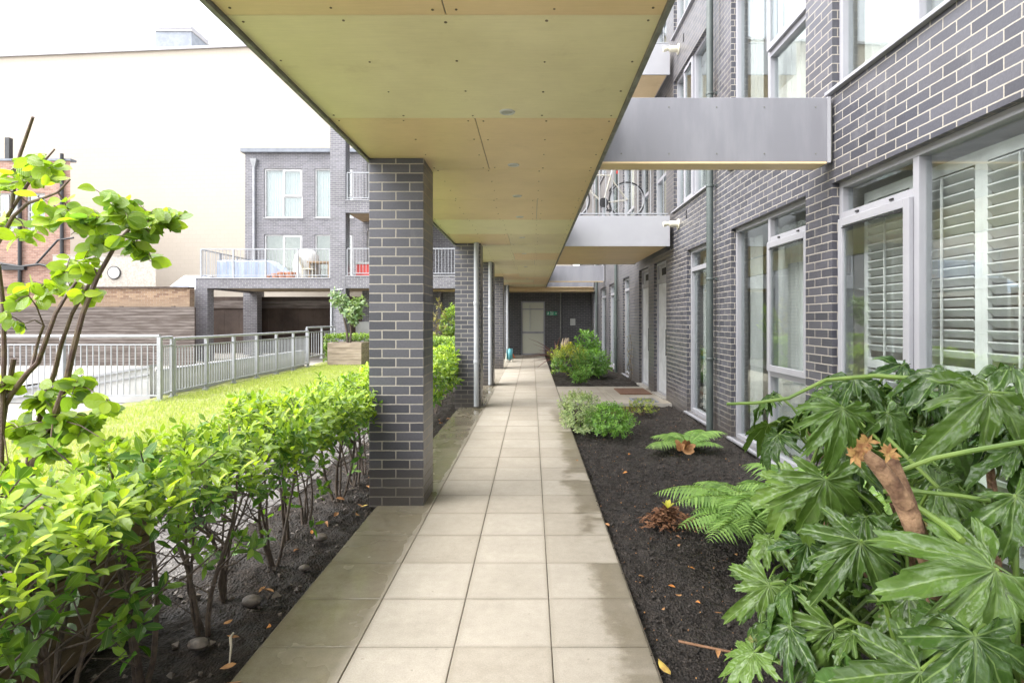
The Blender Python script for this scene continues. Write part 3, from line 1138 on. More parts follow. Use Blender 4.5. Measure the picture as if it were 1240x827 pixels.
def bw(x):
    w = MB().torus((x, BY, BZ + Rr), Rr - .012, .014, 'y', 40, 8)
    o = w.build('wheel', M['black'], bk, smooth=True)
    MB().torus((x, BY, BZ + Rr), Rr - .034, .009, 'y', 40, 6).build('rim', M['chrome'], o, smooth=True)
    sp = MB()
    for k in range(18):
        t = k * 2 * math.pi / 18
        sp.tube([(x, BY, BZ + Rr), (x + (Rr - .035) * math.cos(t), BY, BZ + Rr + (Rr - .035) * math.sin(t))], .0016, 4)
    sp.lathe([(.02, -.05), (.02, .05)], (x, BY, BZ + Rr), 'y', 10)
    sp.build('spokes', M['chrome'], o)


bw(BX)
bw(BX - 1.03)
rear, fro = (BX, BY, BZ + Rr), (BX - 1.03, BY, BZ + Rr)
bb = (BX - .44, BY, BZ + .29)
st_, hd = (BX - .58 + .34, BY, BZ + .84), (BX - .90, BY, BZ + .82)
st_ = (BX - .30, BY, BZ + .80)
mb = MB()
mb.tube([bb, st_], .016, 8)
mb.tube([st_, (hd[0] + .02, BY, hd[2])], .015, 8)
mb.tube([bb, (hd[0], BY, hd[2] - .12)], .018, 8)
mb.tube([(hd[0] + .02, BY, hd[2] + .06), (hd[0] - .01, BY, hd[2] - .16)], .018, 8)
for s in (-.05, .05):
    mb.tube([(rear[0], BY + s, rear[2]), (bb[0], BY + s * .6, bb[2])], .010, 6)
    mb.tube([(rear[0], BY + s, rear[2]), (st_[0], BY + s * .4, st_[2] - .05)], .009, 6)
    mb.tube([(fro[0], BY + s, fro[2]), (fro[0] + .09, BY + s * .8, hd[2] - .18)], .011, 6)
mb.build('frame', M['bike_frame'], bk, smooth=True)
mb = MB()
mb.tube([st_, (st_[0] + .03, BY, st_[2] + .14)], .013, 8)
mb.build('seat_post', M['chrome'], bk)
mb = MB().tube([(st_[0] + .17, BY, st_[2] + .165), (st_[0] + .08, BY, st_[2] + .17), (st_[0] - .12, BY, st_[2] + .16)], [.055, .06, .02], 10)
mb.build('saddle', M['black'], bk, smooth=True)
mb = MB().tube([(hd[0] + .02, BY - .26, hd[2] + .14), (hd[0] + .01, BY - .1, hd[2] + .10), (hd[0] + .01, BY + .1, hd[2] + .10), (hd[0] + .02, BY + .26, hd[2] + .14)], .013, 8)
mb.tube([(hd[0] + .01, BY, hd[2] + .1), (hd[0] + .02, BY, hd[2] + .05)], .014, 8)
mb.build('handlebar', M['black'], bk, smooth=True)
mb = MB().lathe([(.0, -.05), (.09, -.05), (.09, -.045), (0, -.044)], bb, 'y', 20)
mb.tube([(bb[0], BY - .06, bb[2]), (bb[0] + .09, BY - .06, bb[2] - .15)], .010, 6)
mb.box(bb[0] + .04, bb[0] + .15, BY - .15, BY - .07, bb[2] - .17, bb[2] - .145)
mb.build('crank', M['black'], bk)
mb = MB().box(st_[0] + .10, st_[0] + .13, BY - .02, BY + .02, st_[2] + .04, st_[2] + .09)
mb.build('rear_lamp', M['red'], bk)

# wall fittings on the right
for lab, y, z in (('lower cream round outlet on the brick wall beside the bicycle balcony', 9.75, 3.16), ('upper cream round outlet on the brick wall below the upper balcony', 9.75, 6.18)):
    t = thing('flue_outlet', lab, 'flue outlet', (2.54, y, z), 'cream outlets on the brick wall')
    MB().lathe([(.085, -.022), (.085, 0), (.0, 0)][::-1] if False else [(.09, -.02), (.09, -.001)], (2.54, y, z), 'x', 20).build('flange', M['cream_plastic'], t)
    MB().lathe([(.05, -.16), (.055, -.15), (.055, -.0205)], (2.54, y, z), 'x', 18).build('collar', M['cream_plastic'], t, smooth=True)
    mb = MB().lathe([(.03, -.27), (.045, -.265), (.045, -.215), (.03, -.21), (.03, -.161)], (2.54, y, z), 'x', 18)
    mb.build('terminal', M['cream_plastic'], t, smooth=True)
for lab, y in (('grey green downpipe fixed to the brick wall between the two nearest tall windows', 7.78), ('dark downpipe farther along the brick wall past the front doors', 16.45), ('farthest downpipe on the brick wall before the end wall', 21.4)):
    x = 2.455
    t = thing('wall_downpipe', lab, 'downpipe', (x, y, 0), 'downpipes on the brick facade')
    MB().tube([(x, y, -.08), (x, y, 9.5)], .047, 14).build('pipe', M['pipe_green'], t, smooth=True)
    for z in (.95, 2.05, 3.33, 4.6, 6.0, 7.6):
        c = MB().lathe([(.049, 0), (.055, .006), (.055, .03), (.049, .036)], (x, y, z), 'z', 14)
        c.tube([(x + .05, y - .03, z + .018), (2.539, y - .03, z + .018)], .008, 6)
        c.box(2.528, 2.5385, y - .05, y - .01, z - .004, z + .04)
        c.build('bracket', M['pipe_green'], t)

# mat and drain cover on the spur
mb = MB()
vs, n = [], 18
mb.box(1.78, 2.42, 11.35, 12.28, .004, .02)
tag(mb.build('doormat', M['mat'], bevel=.006), 'brown coir doormat lying before the farther front door', 'doormat')
mb = MB()
mb.box(1.86, 2.32, 10.28, 10.80, .003, .012, 0)
for q in range(9):
    mb.box(1.89, 2.29, 10.32 + .05 * q, 10.345 + .05 * q, .0122, .017, 1)
tag(mb.build('drain_cover', [M['steel_grey'], M['trim']]), 'grey ribbed metal drain cover set before the nearer front door', 'drain cover')
struct(MB().box(.555, 2.53, 10.165, 10.193, -.13, -.004).build('kerb', M['concrete']))
struct(MB().box(.555, 2.53, 12.75, 12.775, -.13, -.004).build('kerb', M['concrete']))

# ------------------------------------------------------------------ hose reel at the last column
hx, hy = -.80, 20.2
t = thing('hose_reel', 'small teal hose reel with an orange handle by the far column', 'hose reel', (hx, hy, 0))
MB().torus((hx, hy, .26), .14, .075, 'x', 28, 10).build('hose', M['teal'], t, smooth=True)
mb = MB().lathe([(.22, -.10), (.22, -.085), (.05, -.08), (.05, .08), (.22, .085), (.22, .10)], (hx, hy, .26), 'x', 22)
mb.build('drum', M['teal'], t)
mb = MB().tube([(hx + .08, hy - .16, 0), (hx + .08, hy, .3), (hx + .08, hy + .16, 0)], .014, 8)
mb.tube([(hx - .115, hy - .16, 0), (hx - .115, hy, .3), (hx - .115, hy + .16, 0)], .014, 8)
mb.build('stand', M['cream_plastic'], t)
mb = MB().tube([(hx + .09, hy, .26), (hx + .14, hy, .26), (hx + .14, hy - .06, .18), (hx + .2, hy - .06, .17)], .022, 8)
mb.build('crank_handle', M['orange'], t)

# ------------------------------------------------------------------ block across the garden
BYF = 21.5


def PB(yf):
    return lambda u, d, z: (u, yf - d, z)


blk = thing('apartment_block', 'charcoal brick apartment block across the lawn with raised terrace on pillars', 'building', (-8, 24, 0))
wo = [(-12.29, -10.52, 6.17, 8.43), (-9.97, -8.2, 6.17, 8.43), (-12.29, -10.52, 3.14, 5.42), (-9.97, -8.2, 3.14, 5.42)]
mb = MB(PB(25.9))
wall_open(mb, -13.17, -7.0, 2.9, 9.15, wo, .15)
mb.P = None
mb.box(-13.17, -13.0, 25.902, 27.4, 0, 9.15)
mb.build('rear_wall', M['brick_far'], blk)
MB().box(-13.3, -7.1, 25.72, 27.4, 9.152, 9.33).build('coping', M['steel_grey'], blk)
for a, b, z0, z1 in wo:
    if z0 > 6:
        window(blk, PB(25.9), a, b, z0, z1, [(a, a + .87, [], set()), (a + .87, b, [z0 + .98], {1})], .05, .07, M['white_frame'], M['glass_far'], True, 'curtain', [(a + .05, b - .05)], False)
    else:
        window(blk, PB(25.9), a, b, z0, z1, [(a, a + .87, [], set()), (a + .87, b, [], {0})], .05, .07, M['white_frame'], M['glass_far'], False, 'none', None, False)
MB().box(-13.0, -7.0, 26.6, 26.65, 3.1, 9.1).build('interior', M['room'], blk)
# terrace deck
mb = MB()
mb.box(-12.81, -7.685, BYF, BYF + .22, 2.70, 3.07)
mb.box(-12.81, -12.60, BYF + .221, 25.89, 2.70, 3.07)
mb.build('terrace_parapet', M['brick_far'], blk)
mb = MB()
mb.box(-12.60, -7.1, BYF + .225, 25.88, 2.80, 3.05)
mb.build('terrace_slab', M['concrete'], blk)
MB().box(-12.598, -7.1, BYF + .224, 25.88, 2.78, 2.798).build('terrace_soffit', simple('tan_soffit', (.42, .34, .24), .7), blk)
MB().box(-12.86, -7.685, BYF - .03, BYF + .25, 3.072, 3.11).build('terrace_coping', M['fascia_light'], blk)
for (x0, x1, y0, y1, z1) in ((-12.82, -12.37, BYF - .006, BYF + .44, 2.699), (-13.1, -12.47, 25.6, 26.05, 2.779), (-7.685, -7.1, BYF - .01, BYF + .5, 8.95), (-4.62, -4.1, BYF - .01, BYF + .5, 8.95), (-3.9, -3.75, 23.2, 23.58, 2.7)):
    mb = MB()
    mb.box(x0, x1, y0, y1, -.1, z1)
    mb.build('pillar', M['brick_far'], blk)
# recessed balconies right of the pier
wo2 = [(-6.9, -5.9, 6.12, 8.2), (-6.9, -5.9, 3.1, 5.2), (-3.2, -2.1, 3.1, 5.2), (-3.2, -2.1, 6.12, 8.2), (-3.1, -2.3, .05, 2.2)]
mb = MB(PB(23.6))
wall_open(mb, -7.1, -1.4, -.1, 8.9, wo2, .12)
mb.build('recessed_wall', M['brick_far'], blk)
for a, b, z0, z1 in wo2:
    if z0 > 1:
        window(blk, PB(23.6), a, b, z0, z1, [(a, a + .5, [], set()), (a + .5, b, [], set())], .05, .06, M['white_frame'], M['glass_far'], False, 'curtain', [(a + .05, b - .05)], False)
    else:
        MB(PB(23.6)).box(a, b, -.1, -.05, z0, z1).build('garden_door', M['white_frame'], blk)
MB().box(-7.0, -1.5, 24.4, 24.45, 0, 8.8).build('interior', M['room'], blk)
for z in (2.70, 5.58):
    MB().box(-7.099, -1.4, BYF + .0, BYF + .2, z, z + .46).build('slab_edge', M['brick_far'], blk)
    MB().box(-7.099, -1.4, BYF + .201, 23.59, z + .05, z + .42).build('balcony_slab', M['concrete'], blk)
    MB().box(-7.099, -1.4, BYF - .02, BYF + .22, z + .462, z + .49).build('slab_trim', M['fascia_light'], blk)
    MB().box(-7.098, -1.4, BYF + .21, 23.58, z + .02, z + .048).build('slab_soffit', M['table_wood'], blk)
MB().box(-7.099, -1.4, BYF - .01, 23.9, 8.55, 8.95).build('roof_slab', M['fascia_light'], blk)
MB().box(-7.72, -1.4, BYF - .04, BYF + .55, 8.952, 9.02).build('roof_coping', M['steel_grey'], blk)


def railing(name, label, cat, group, pts, zb, zt, post_n, bar, mat, top_round=False, post_w=.03, ext=0):
    """pts: a straight run between two points"""
    a, b = Vector(pts[0]), Vector(pts[1])
    L = (b - a).length
    d = (b - a) / L
    t = thing(name, label, cat, (a.x, a.y, zb), group)
    mb = MB()
    if top_round:
        mb.tube([a + Vector((0, 0, zt)), b + Vector((0, 0, zt))], .03, 10)
    else:
        mb.obox((a + b) / 2 + Vector((0, 0, zt)), d * (L / 2), Vector((-d.y, d.x, 0)) * .025, (0, 0, .02))
    mb.build('handrail', mat, t, smooth=top_round)
    mb = MB()
    zl = zt - (.16 if top_round else .02)
    if top_round:
        mb.obox((a + b) / 2 + Vector((0, 0, zl)), d * (L / 2), Vector((-d.y, d.x, 0)) * .02, (0, 0, .012))
    mb.obox((a + b) / 2 + Vector((0, 0, zb + .09)), d * (L / 2), Vector((-d.y, d.x, 0)) * .02, (0, 0, .015))
    mb.build('rail', mat, t)
    post = None
    for i in range(post_n + 1):
        p = a + d * (L * i / post_n)
        if post is None:
            m_ = MB()
            m_.box(-post_w, post_w, -post_w, post_w, -.05, zt - zb - .02)
            if top_round:
                m_.box(-post_w * 1.8, post_w * 1.8, -post_w * 1.8, post_w * 1.8, -.04, .012)
                m_.lathe([(.014, zt - zb - .0205), (.014, zt - zb + .01)], (0, 0, 0), 'z', 8)
            q = m_.build('post', mat, t)
            post = q
        else:
            q = post.copy()
            C.objects.link(q)
        q.location = (p.x - a.x, p.y - a.y, 0)
    n = int(L / bar)
    ba = None
    for i in range(1, n):
        s = L * i / n
        if min(abs(s - L * k / post_n) for k in range(post_n + 1)) < post_w + .012:
            continue
        p = a + d * s
        if ba is None:
            q = MB().box(-.008, .008, -.008, .008, 0, zl - zb - .115).build('baluster', mat, t)
            ba = q
        else:
            q = ba.copy()
            C.objects.link(q)
        q.location = (p.x - a.x, p.y - a.y, .105)
    return t


railing('terrace_railing', 'pale terrace railing along the brick edge, across the covered furniture', 'railing', 'balcony railings on the far block', [(-12.65, BYF + .08, 0), (-7.72, BYF + .08, 0)], 3.11, 4.20, 4, .135, M['rail'])
railing('terrace_railing', 'short terrace side railing at the left end, running back', 'railing', 'balcony railings on the far block', [(-12.72, BYF + .2, 0), (-12.72, 25.7, 0)], 3.11, 4.20, 3, .14, M['rail'])
railing('balcony_railing', 'lower balcony railing in front of the red box', 'railing', 'balcony railings on the far block', [(-7.06, BYF + .08, 0), (-4.66, BYF + .08, 0)], 3.19, 4.22, 2, .12, M['rail'])
railing('balcony_railing', 'upper balcony railing directly above the red box', 'railing', 'balcony railings on the far block', [(-7.06, BYF + .08, 0), (-4.66, BYF + .08, 0)], 6.07, 7.12, 2, .12, M['rail'])
railing('balcony_railing', 'balcony railing seen between the first two brick columns', 'railing', 'balcony railings on the far block', [(-4.05, BYF + .08, 0), (-1.5, BYF + .08, 0)], 3.19, 4.22, 2, .12, M['rail'])
railing('garden_railing', 'galvanised railing beside the ramp, running away along the lawn edge', 'railing', 'galvanised railings by the ramp', [(-7.12, 11.2, 0), (-7.22, 18.2, 0)], 0, 1.13, 6, .10, M['rail'], True, .032)
railing('garden_railing', 'galvanised railing across the near end of the ramp behind the small tree', 'railing', 'galvanised railings by the ramp', [(-12.4, 10.55, 0), (-6.96, 10.55, 0)], 0, 1.2, 3, .113, M['rail'], True, .034)
railing('garden_railing', 'short corner piece of galvanised railing joining the two runs by the lawn', 'railing', 'galvanised railings by the ramp', [(-6.99, 10.62, 0), (-7.11, 11.13, 0)], 0, 1.165, 1, .1, M['rail'], True, .02)
railing('garden_railing', 'far low handrail under the terrace at the ramp end', 'railing', 'galvanised railings by the ramp', [(-7.3, 18.3, 0), (-7.3, 20.9, 0)], .2, 1.25, 2, .2, M['rail'], True, .03)

# ramp
t = thing('access_ramp', 'white concrete ramp with sloping parapets behind the galvanised railing', 'ramp', (-9, 12.5, 0))
mb = MB()


def slope_wall(mb, x0, x1, y0, y1, za0, za1, zb=-.15):
    mb.add([(x0, y0, zb), (x1, y0, zb), (x1, y1, zb), (x0, y1, zb), (x0, y0, za0), (x1, y0, za1), (x1, y1, za1), (x0, y1, za0)],
           [(3, 2, 1, 0), (4, 5, 6, 7), (0, 1, 5, 4), (1, 2, 6, 5), (2, 3, 7, 6), (3, 0, 4, 7)])


slope_wall(mb, -12.6, -7.62, 11.25, 11.4, -.30, .57)
mb.box(-7.619, -7.5, 11.401, 18.6, -.15, .46)
mb.build('parapet', M['white_wall'], t)
mb = MB()
mb.add([(-12.6, 11.2, -.315), (-7.6, 11.2, .555), (-7.6, 11.45, .555), (-12.6, 11.45, -.315), (-12.6, 11.2, -.265), (-7.6, 11.2, .605), (-7.6, 11.45, .605), (-12.6, 11.45, -.265)],
       [(3, 2, 1, 0), (4, 5, 6, 7), (0, 1, 5, 4), (1, 2, 6, 5), (2, 3, 7, 6), (3, 0, 4, 7)])
mb.add([(-12.6, 11.22, -.46), (-7.63, 11.22, .40), (-7.63, 11.249, .40), (-12.6, 11.249, -.46), (-12.6, 11.22, -.44), (-7.63, 11.22, .42), (-7.63, 11.249, .42), (-12.6, 11.249, -.44)],
       [(3, 2, 1, 0), (4, 5, 6, 7), (0, 1, 5, 4), (1, 2, 6, 5), (2, 3, 7, 6), (3, 0, 4, 7)])
mb.build('coping', M['rail'], t)
MB().box(-7.64, -7.48, 11.451, 18.6, .461, .50).build('side_coping', M['rail'], t)
MB().add([(-12.6, 11.401, -.4), (-7.63, 11.401, .32), (-7.63, 13.2, .32), (-12.6, 13.2, -.4)], [(0, 1, 2, 3)]).build('ramp_surface', M['concrete'], t)

# terrace things
t = thing('covered_sofa', 'long pale blue furniture cover over seating on the terrace', 'furniture cover', (-11.2, 22.6, 3.08))
mb = MB()
pts = []
nx = 26
vs, fs = [], []
for i in range(nx + 1):
    x = -12.35 + 2.75 * i / nx
    h = .78 if x < -10.3 else .78 - (x + 10.3) * .85
    w_ = .03 * math.sin(i * 1.7)
    prof = [(22.1 + w_, 3.06), (22.13 + w_ * .5, 3.06 + h * .93), (22.2, 3.06 + h), (23.0, 3.06 + h * .97 + .02 * math.sin(i * 2.1)), (23.1 + w_, 3.06 + h * .9), (23.14, 3.06)]
    vs += [(x, a, b) for a, b in prof]
for i in range(nx):
    for j in range(5):
        fs.append((i * 6 + j, (i + 1) * 6 + j, (i + 1) * 6 + j + 1, i * 6 + j + 1))
fs += [tuple(range(6)), tuple(nx * 6 + j for j in range(5, -1, -1))]
mb.add(vs, fs)
mb.build('cover', M['cover_blue'], t, smooth=True)
t = thing('covered_chair', 'tall white rounded cover over a chair on the terrace', 'furniture cover', (-8.9, 22.7, 3.08))
MB().lathe([(.5, 3.06), (.53, 3.4), (.52, 3.8), (.44, 4.1), (.28, 4.29), (.08, 4.36), (.01, 4.365)], (-9.05, 22.7, 0), 'z', 20).build('cover', M['cover_white'], t, smooth=True)
t = thing('garden_table', 'wooden garden table beside the white cover on the terrace', 'table', (-8.2, 22.3, 3.08))
MB().box(-8.75, -7.85, 21.95, 22.6, 3.72, 3.78).build('tabletop', M['table_wood'], t)
for x in (-8.68, -7.92):
    for y in (22.0, 22.54):
        MB().box(x - .03, x + .03, y - .03, y + .03, 3.06, 3.719).build('leg', M['table_wood'], t)
t = thing('garden_chair', 'cream garden chair between the white cover and the table', 'chair', (-8.75, 22.0, 3.08))
MB().box(-8.95, -8.5, 21.9, 22.3, 3.46, 3.50).build('seat', M['cream_plastic'], t)
mb = MB()
mb.add([(-8.98, 21.92, 3.5), (-8.95, 21.92, 3.5), (-9.1, 21.92, 3.98), (-9.13, 21.92, 3.98), (-8.98, 22.28, 3.5), (-8.95, 22.28, 3.5), (-9.1, 22.28, 3.98), (-9.13, 22.28, 3.98)],
       [(0, 1, 2, 3), (7, 6, 5, 4), (0, 4, 5, 1), (1, 5, 6, 2), (2, 6, 7, 3), (3, 7, 4, 0)])
mb.build('backrest', M['cream_plastic'], t)
for x in (-8.92, -8.53):
    for y in (21.93, 22.27):
        MB().box(x - .018, x + .018, y - .018, y + .018, 3.06, 3.459).build('leg', M['cream_plastic'], t)
for i, (x, r, h) in enumerate(((-10.0, .13, .24), (-9.73, .16, .3), (-9.42, .19, .30), (-10.3, .10, .2))):
    t = thing('plant_pot', ['small terracotta pot, second from the left in the row by the blue cover', 'middle terracotta pot in the row on the terrace', 'largest terracotta pot beside the white cover', 'smallest terracotta pot nearest the blue cover'][i], 'plant pot', (x, 22.0, 3.08), 'terracotta pots on the terrace')
    MB().lathe([(r * .7, 3.052), (r, 3.052 + h * .8), (r * 1.12, 3.052 + h * .8), (r * 1.12, 3.052 + h), (r * .95, 3.052 + h), (r * .9, 3.052 + h * .9)], (x, 22.0, 0), 'z', 14).build('pot', M['terracotta'], t)
    MB().lathe([(r * .89, 3.052 + h * .88), (r * .5, 3.052 + h * .93)], (x, 22.0, 0), 'z', 12).build('soil', M['soil_brown'], t)
t = thing('storage_box', 'bright red storage box on the lower balcony behind the bars', 'box', (-6.45, 22.2, 3.13))
MB().box(-6.85, -6.25, 21.95, 22.4, 3.13, 3.66).build('body', M['red'], t, bevel=.01)
MB().box(-6.88, -6.22, 21.92, 22.43, 3.661, 3.74).build('lid', M['cover_white'], t, bevel=.01)
# things under the block
mb = MB()
mb.box(-7.05, -5.3, 22.6, 22.66, -.1, 1.42)
for x in (-7.05, -6.2, -5.34):
    mb.box(x, x + .04, 22.57, 22.599, -.1, 1.44)
tag(mb.build('hoarding', M['white_wall']), 'white panel hoarding under the balcony behind the small tree', 'hoarding')
t = thing('rainwater_pipe', 'pale rainwater pipe with hopper at the left edge of the far block', 'downpipe', (-12.75, 25.8, 3.1))
MB().tube([(-12.72, 25.82, 3.06), (-12.72, 25.82, 8.55)], .06, 10).build('pipe', M['rail'], t, smooth=True)
MB().add([(-12.86, 25.7, 8.85), (-12.56, 25.7, 8.85), (-12.56, 25.88, 8.85), (-12.86, 25.88, 8.85), (-12.78, 25.76, 8.5), (-12.66, 25.76, 8.5), (-12.66, 25.88, 8.5), (-12.78, 25.88, 8.5)],
         [(0, 1, 2, 3), (7, 6, 5, 4), (0, 4, 5, 1), (1, 5, 6, 2), (2, 6, 7, 3), (3, 7, 4, 0)]).build('hopper', M['rail'], t)
t = thing('rainwater_pipe', 'thin pale pipe running down the front pillar beside the planter tree', 'downpipe', (-7.4, 21.45, 0))
MB().tube([(-7.62, 21.45, -.05), (-7.62, 21.45, 2.62), (-7.2, 21.45, 2.66)], .035, 8).build('pipe', M['rail'], t, smooth=True)

# boundary: timber fence, old wall, dark fence under the terrace
t = thing('timber_fence', 'weathered grey board fence behind the ramp below the old brick wall', 'fence', (-20, 20.5, 0))
for k in range(22):
    z = -.15 + .102 * k
    if z > 1.95:
        break
    MB().box(-34, -12.25, 20.48, 20.505 + .006 * (k % 2), z, z + .086).build('board', M['timber_grey'], t)
MB().box(-34, -12.25, 20.52, 20.56, -.15, 1.95).build('backing', M['timber_dark'], t)
for x in (-30, -27, -24, -21, -18, -15, -13.1):
    MB().box(x - .05, x + .05, 20.575, 20.67, -.1, 2.0).build('post', M['timber_dark'], t)
t = thing('boundary_wall', 'old orange brown brick wall with dark coping behind the board fence', 'wall', (-20, 20.95, 0))
mb = MB()
mb.box(-34, -12.62, 20.8, 21.1, -.1, 2.66)
mb.build('brickwork', M['brick_stock'], t)
mb = MB()
x = -34
while x < -13.0:
    z = 2.662
    mb.box(x + .004, x + .44, 20.74, 21.16, z, z + .05 + random.uniform(0, .012))
    x += .445
mb.build('coping', M['timber_dark'], t)
t = thing('board_screen', 'dark brown board screen in the shade under the terrace', 'fence', (-10, 27.3, 0))
for k in range(27):
    x = -16.5 + .355 * k
    MB().box(x, x + .348, 27.0 + .008 * (k % 2), 27.03 + .008 * (k % 2), -.1, 2.6).build('board', M['timber_dark'], t)
MB().box(-16.5, -7.0, 26.94, 26.99, 2.05, 2.4).build('top_rail', M['timber_grey'], t)

# cream building behind, old brick house
A_, B_ = Vector((-60, 33.7, 0)), Vector((2, 28.65, 0))
dv = (B_ - A_).normalized()
nv = Vector((-dv.y, dv.x, 0))
t = thing('cream_building', 'huge blank cream rendered building filling the view behind the garden', 'building', (-20, 30.5, 0))
mb = MB()
c0 = [A_, B_, B_ + nv * 12, A_ + nv * 12]
mb.add([(q.x, q.y, -.1) for q in c0] + [(q.x, q.y, 16.0) for q in c0], [(4, 5, 6, 7), (0, 1, 5, 4), (1, 2, 6, 5), (2, 3, 7, 6), (3, 0, 4, 7)])
mb.build('wall', M['cream'], t)
mb = MB()
c1 = [A_ - nv * .12, B_ - nv * .12, B_ + nv * .3, A_ + nv * .3]
mb.add([(q.x, q.y, 16.001) for q in c1] + [(q.x, q.y, 16.14) for q in c1], [(3, 2, 1, 0), (4, 5, 6, 7), (0, 1, 5, 4), (1, 2, 6, 5), (2, 3, 7, 6), (3, 0, 4, 7)])
mb.build('coping', M['fascia_light'], t)
mb = MB()
mb.box(-21.95, -19.85, 32.9, 34.8, 16.0, 18.3)
rb = mb.build('roof_housing', M['roof_box'], t)
mb = MB()
mb.box(-22.0, -19.8, 32.85, 34.85, 18.301, 18.42)
mb.box(-21.9, -19.9, 32.95, 34.75, 18.5, 18.66)
mb.build('capping', M['fascia_light'], rb)

t = thing('brick_house', 'old red brick house with black pipes at the far left behind the tree', 'house', (-27, 25.5, 0))
hw = [(-24.35, -23.35, 5.55, 7.25), (-22.95, -22.1, 5.55, 7.25)]
mb = MB(PB(25.6))
wall_open(mb, -36, -20.95, -.1, 8.7, hw, .15)
mb.P = None
mb.add([(-20.95, 25.6, -.1), (-24.5, 28.8, -.1), (-24.5, 28.8, 8.7), (-20.95, 25.6, 8.7)], [(0, 1, 2, 3)])
mb.build('wall', M['brick_red'], t)
MB().box(-36, -20.9, 25.55, 25.9, 8.702, 8.8).build('parapet', M['steel_grey'], t)
for a, b, z0, z1 in hw:
    window(t, PB(25.6), a, b, z0, z1, [(a, (a + b) / 2, [6.4], set()), ((a + b) / 2, b, [6.4], set())], .08, .07, M['white_frame'], M['glass_far'], True, 'curtain', None, False)
mb = MB()
mb.tube([(-23.15, 25.5, 2.5), (-23.15, 25.5, 8.4)], .075, 10)
mb.tube([(-21.25, 25.5, 4.4), (-21.25, 25.5, 9.0)], .075, 10)
mb.tube([(-24.4, 25.47, 4.1), (-23.1, 25.47, 3.9), (-22.2, 25.47, 4.0), (-20.6, 25.47, 3.6)], .06, 8)
mb.tube([(-22.4, 25.47, 4.0), (-21.4, 25.47, 5.1), (-20.7, 25.47, 5.2)], .045, 8)
mb.box(-24.0, -22.9, 25.42, 25.58, 3.75, 3.95)
mb.build('drainpipe', M['black_iron'], t, smooth=True)
MB().box(-24.3, -24.1, 26, 26.2, 8.9, 9.9).build('chimney_pipe', M['black_iron'], t)

t = thing('outbuilding', 'low pebbledashed outbuilding with a round vent below the cream building', 'shed', (-18, 25, 0))
mb = MB()
mb.add([(-20.9, 24.6, -.1), (-16.4, 24.6, -.1), (-18.2, 26.8, -.1), (-20.9, 26.8, -.1), (-20.9, 24.6, 4.3), (-16.4, 24.6, 4.3), (-18.2, 26.8, 4.3), (-20.9, 26.8, 4.3)],
       [(3, 2, 1, 0), (4, 5, 6, 7), (0, 1, 5, 4), (1, 2, 6, 5), (2, 3, 7, 6), (3, 0, 4, 7)])
mb.build('wall', simple('pebbledash', (.50, .46, .40), .95, 0, (.36, .335, .30), 14, .6, 90), t)
mb = MB()
mb.add([(-20.91, 24.58, 4.301), (-16.39, 24.58, 4.301), (-18.19, 26.82, 4.301), (-20.91, 26.82, 4.301), (-20.91, 24.58, 4.34), (-16.39, 24.58, 4.34), (-18.19, 26.82, 4.34), (-20.91, 26.82, 4.34)],
       [(3, 2, 1, 0), (4, 5, 6, 7), (0, 1, 5, 4), (1, 2, 6, 5), (2, 3, 7, 6), (3, 0, 4, 7)])
mb.build('roof', M['cream'], t)
mb = MB().torus((-18.2, 24.57, 3.55), .27, .022, 'y', 24, 8)
v_ = mb.build('round_vent', M['black_iron'], t, smooth=True)
MB().lathe([(.25, -.02), (.25, .01)], (-18.2, 24.57, 3.55), 'y', 20).build('vent_cover', M['cover_white'], v_)
t = thing('lean_to', 'small white sloping glazed roof between outbuilding and terrace pillar', 'lean-to', (-15.5, 24, 0))
mb = MB()
mb.add([(-14.9, 22.6, 2.55), (-13.7, 22.6, 2.55), (-13.7, 24.2, 3.4), (-14.9, 24.2, 3.4), (-14.9, 22.6, -.1), (-13.7, 22.6, -.1), (-13.7, 24.2, -.1), (-14.9, 24.2, -.1)],
       [(0, 1, 2, 3), (4, 5, 1, 0), (5, 6, 2, 1), (6, 7, 3, 2), (7, 4, 0, 3)])
mb.build('body', M['white_wall'], t)
MB().add([(-14.75, 22.7, 2.63), (-13.85, 22.7, 2.63), (-13.85, 24.1, 3.375), (-14.75, 24.1, 3.375), (-14.75, 22.7, 2.61), (-13.85, 22.7, 2.61), (-13.85, 24.1, 3.355), (-14.75, 24.1, 3.355)],
         [(0, 1, 2, 3), (7, 6, 5, 4), (0, 4, 5, 1), (1, 5, 6, 2), (2, 6, 7, 3), (3, 7, 4, 0)]).build('glazing', M['cover_blue'], t)


# ------------------------------------------------------------------ planting
LT = [leaf_template(4, .44, .16, .18, .75, .55), leaf_template(4, .40, .10, .30, .8, .5), leaf_template(4, .48, .20, .08, .75, .55)]
LT_BIG = [leaf_template(6, .70, .08, .16, .55, .5), leaf_template(6, .62, .12, .28, .6, .48), leaf_template(6, .74, .04, .05, .55, .52)]
LT_SMALL = [leaf_template(2, .5, .12, .15), leaf_template(2, .42, .18, .25)]
LT_STRAP = [leaf_template(5, .06, .5, .55, 1.0, .3)]

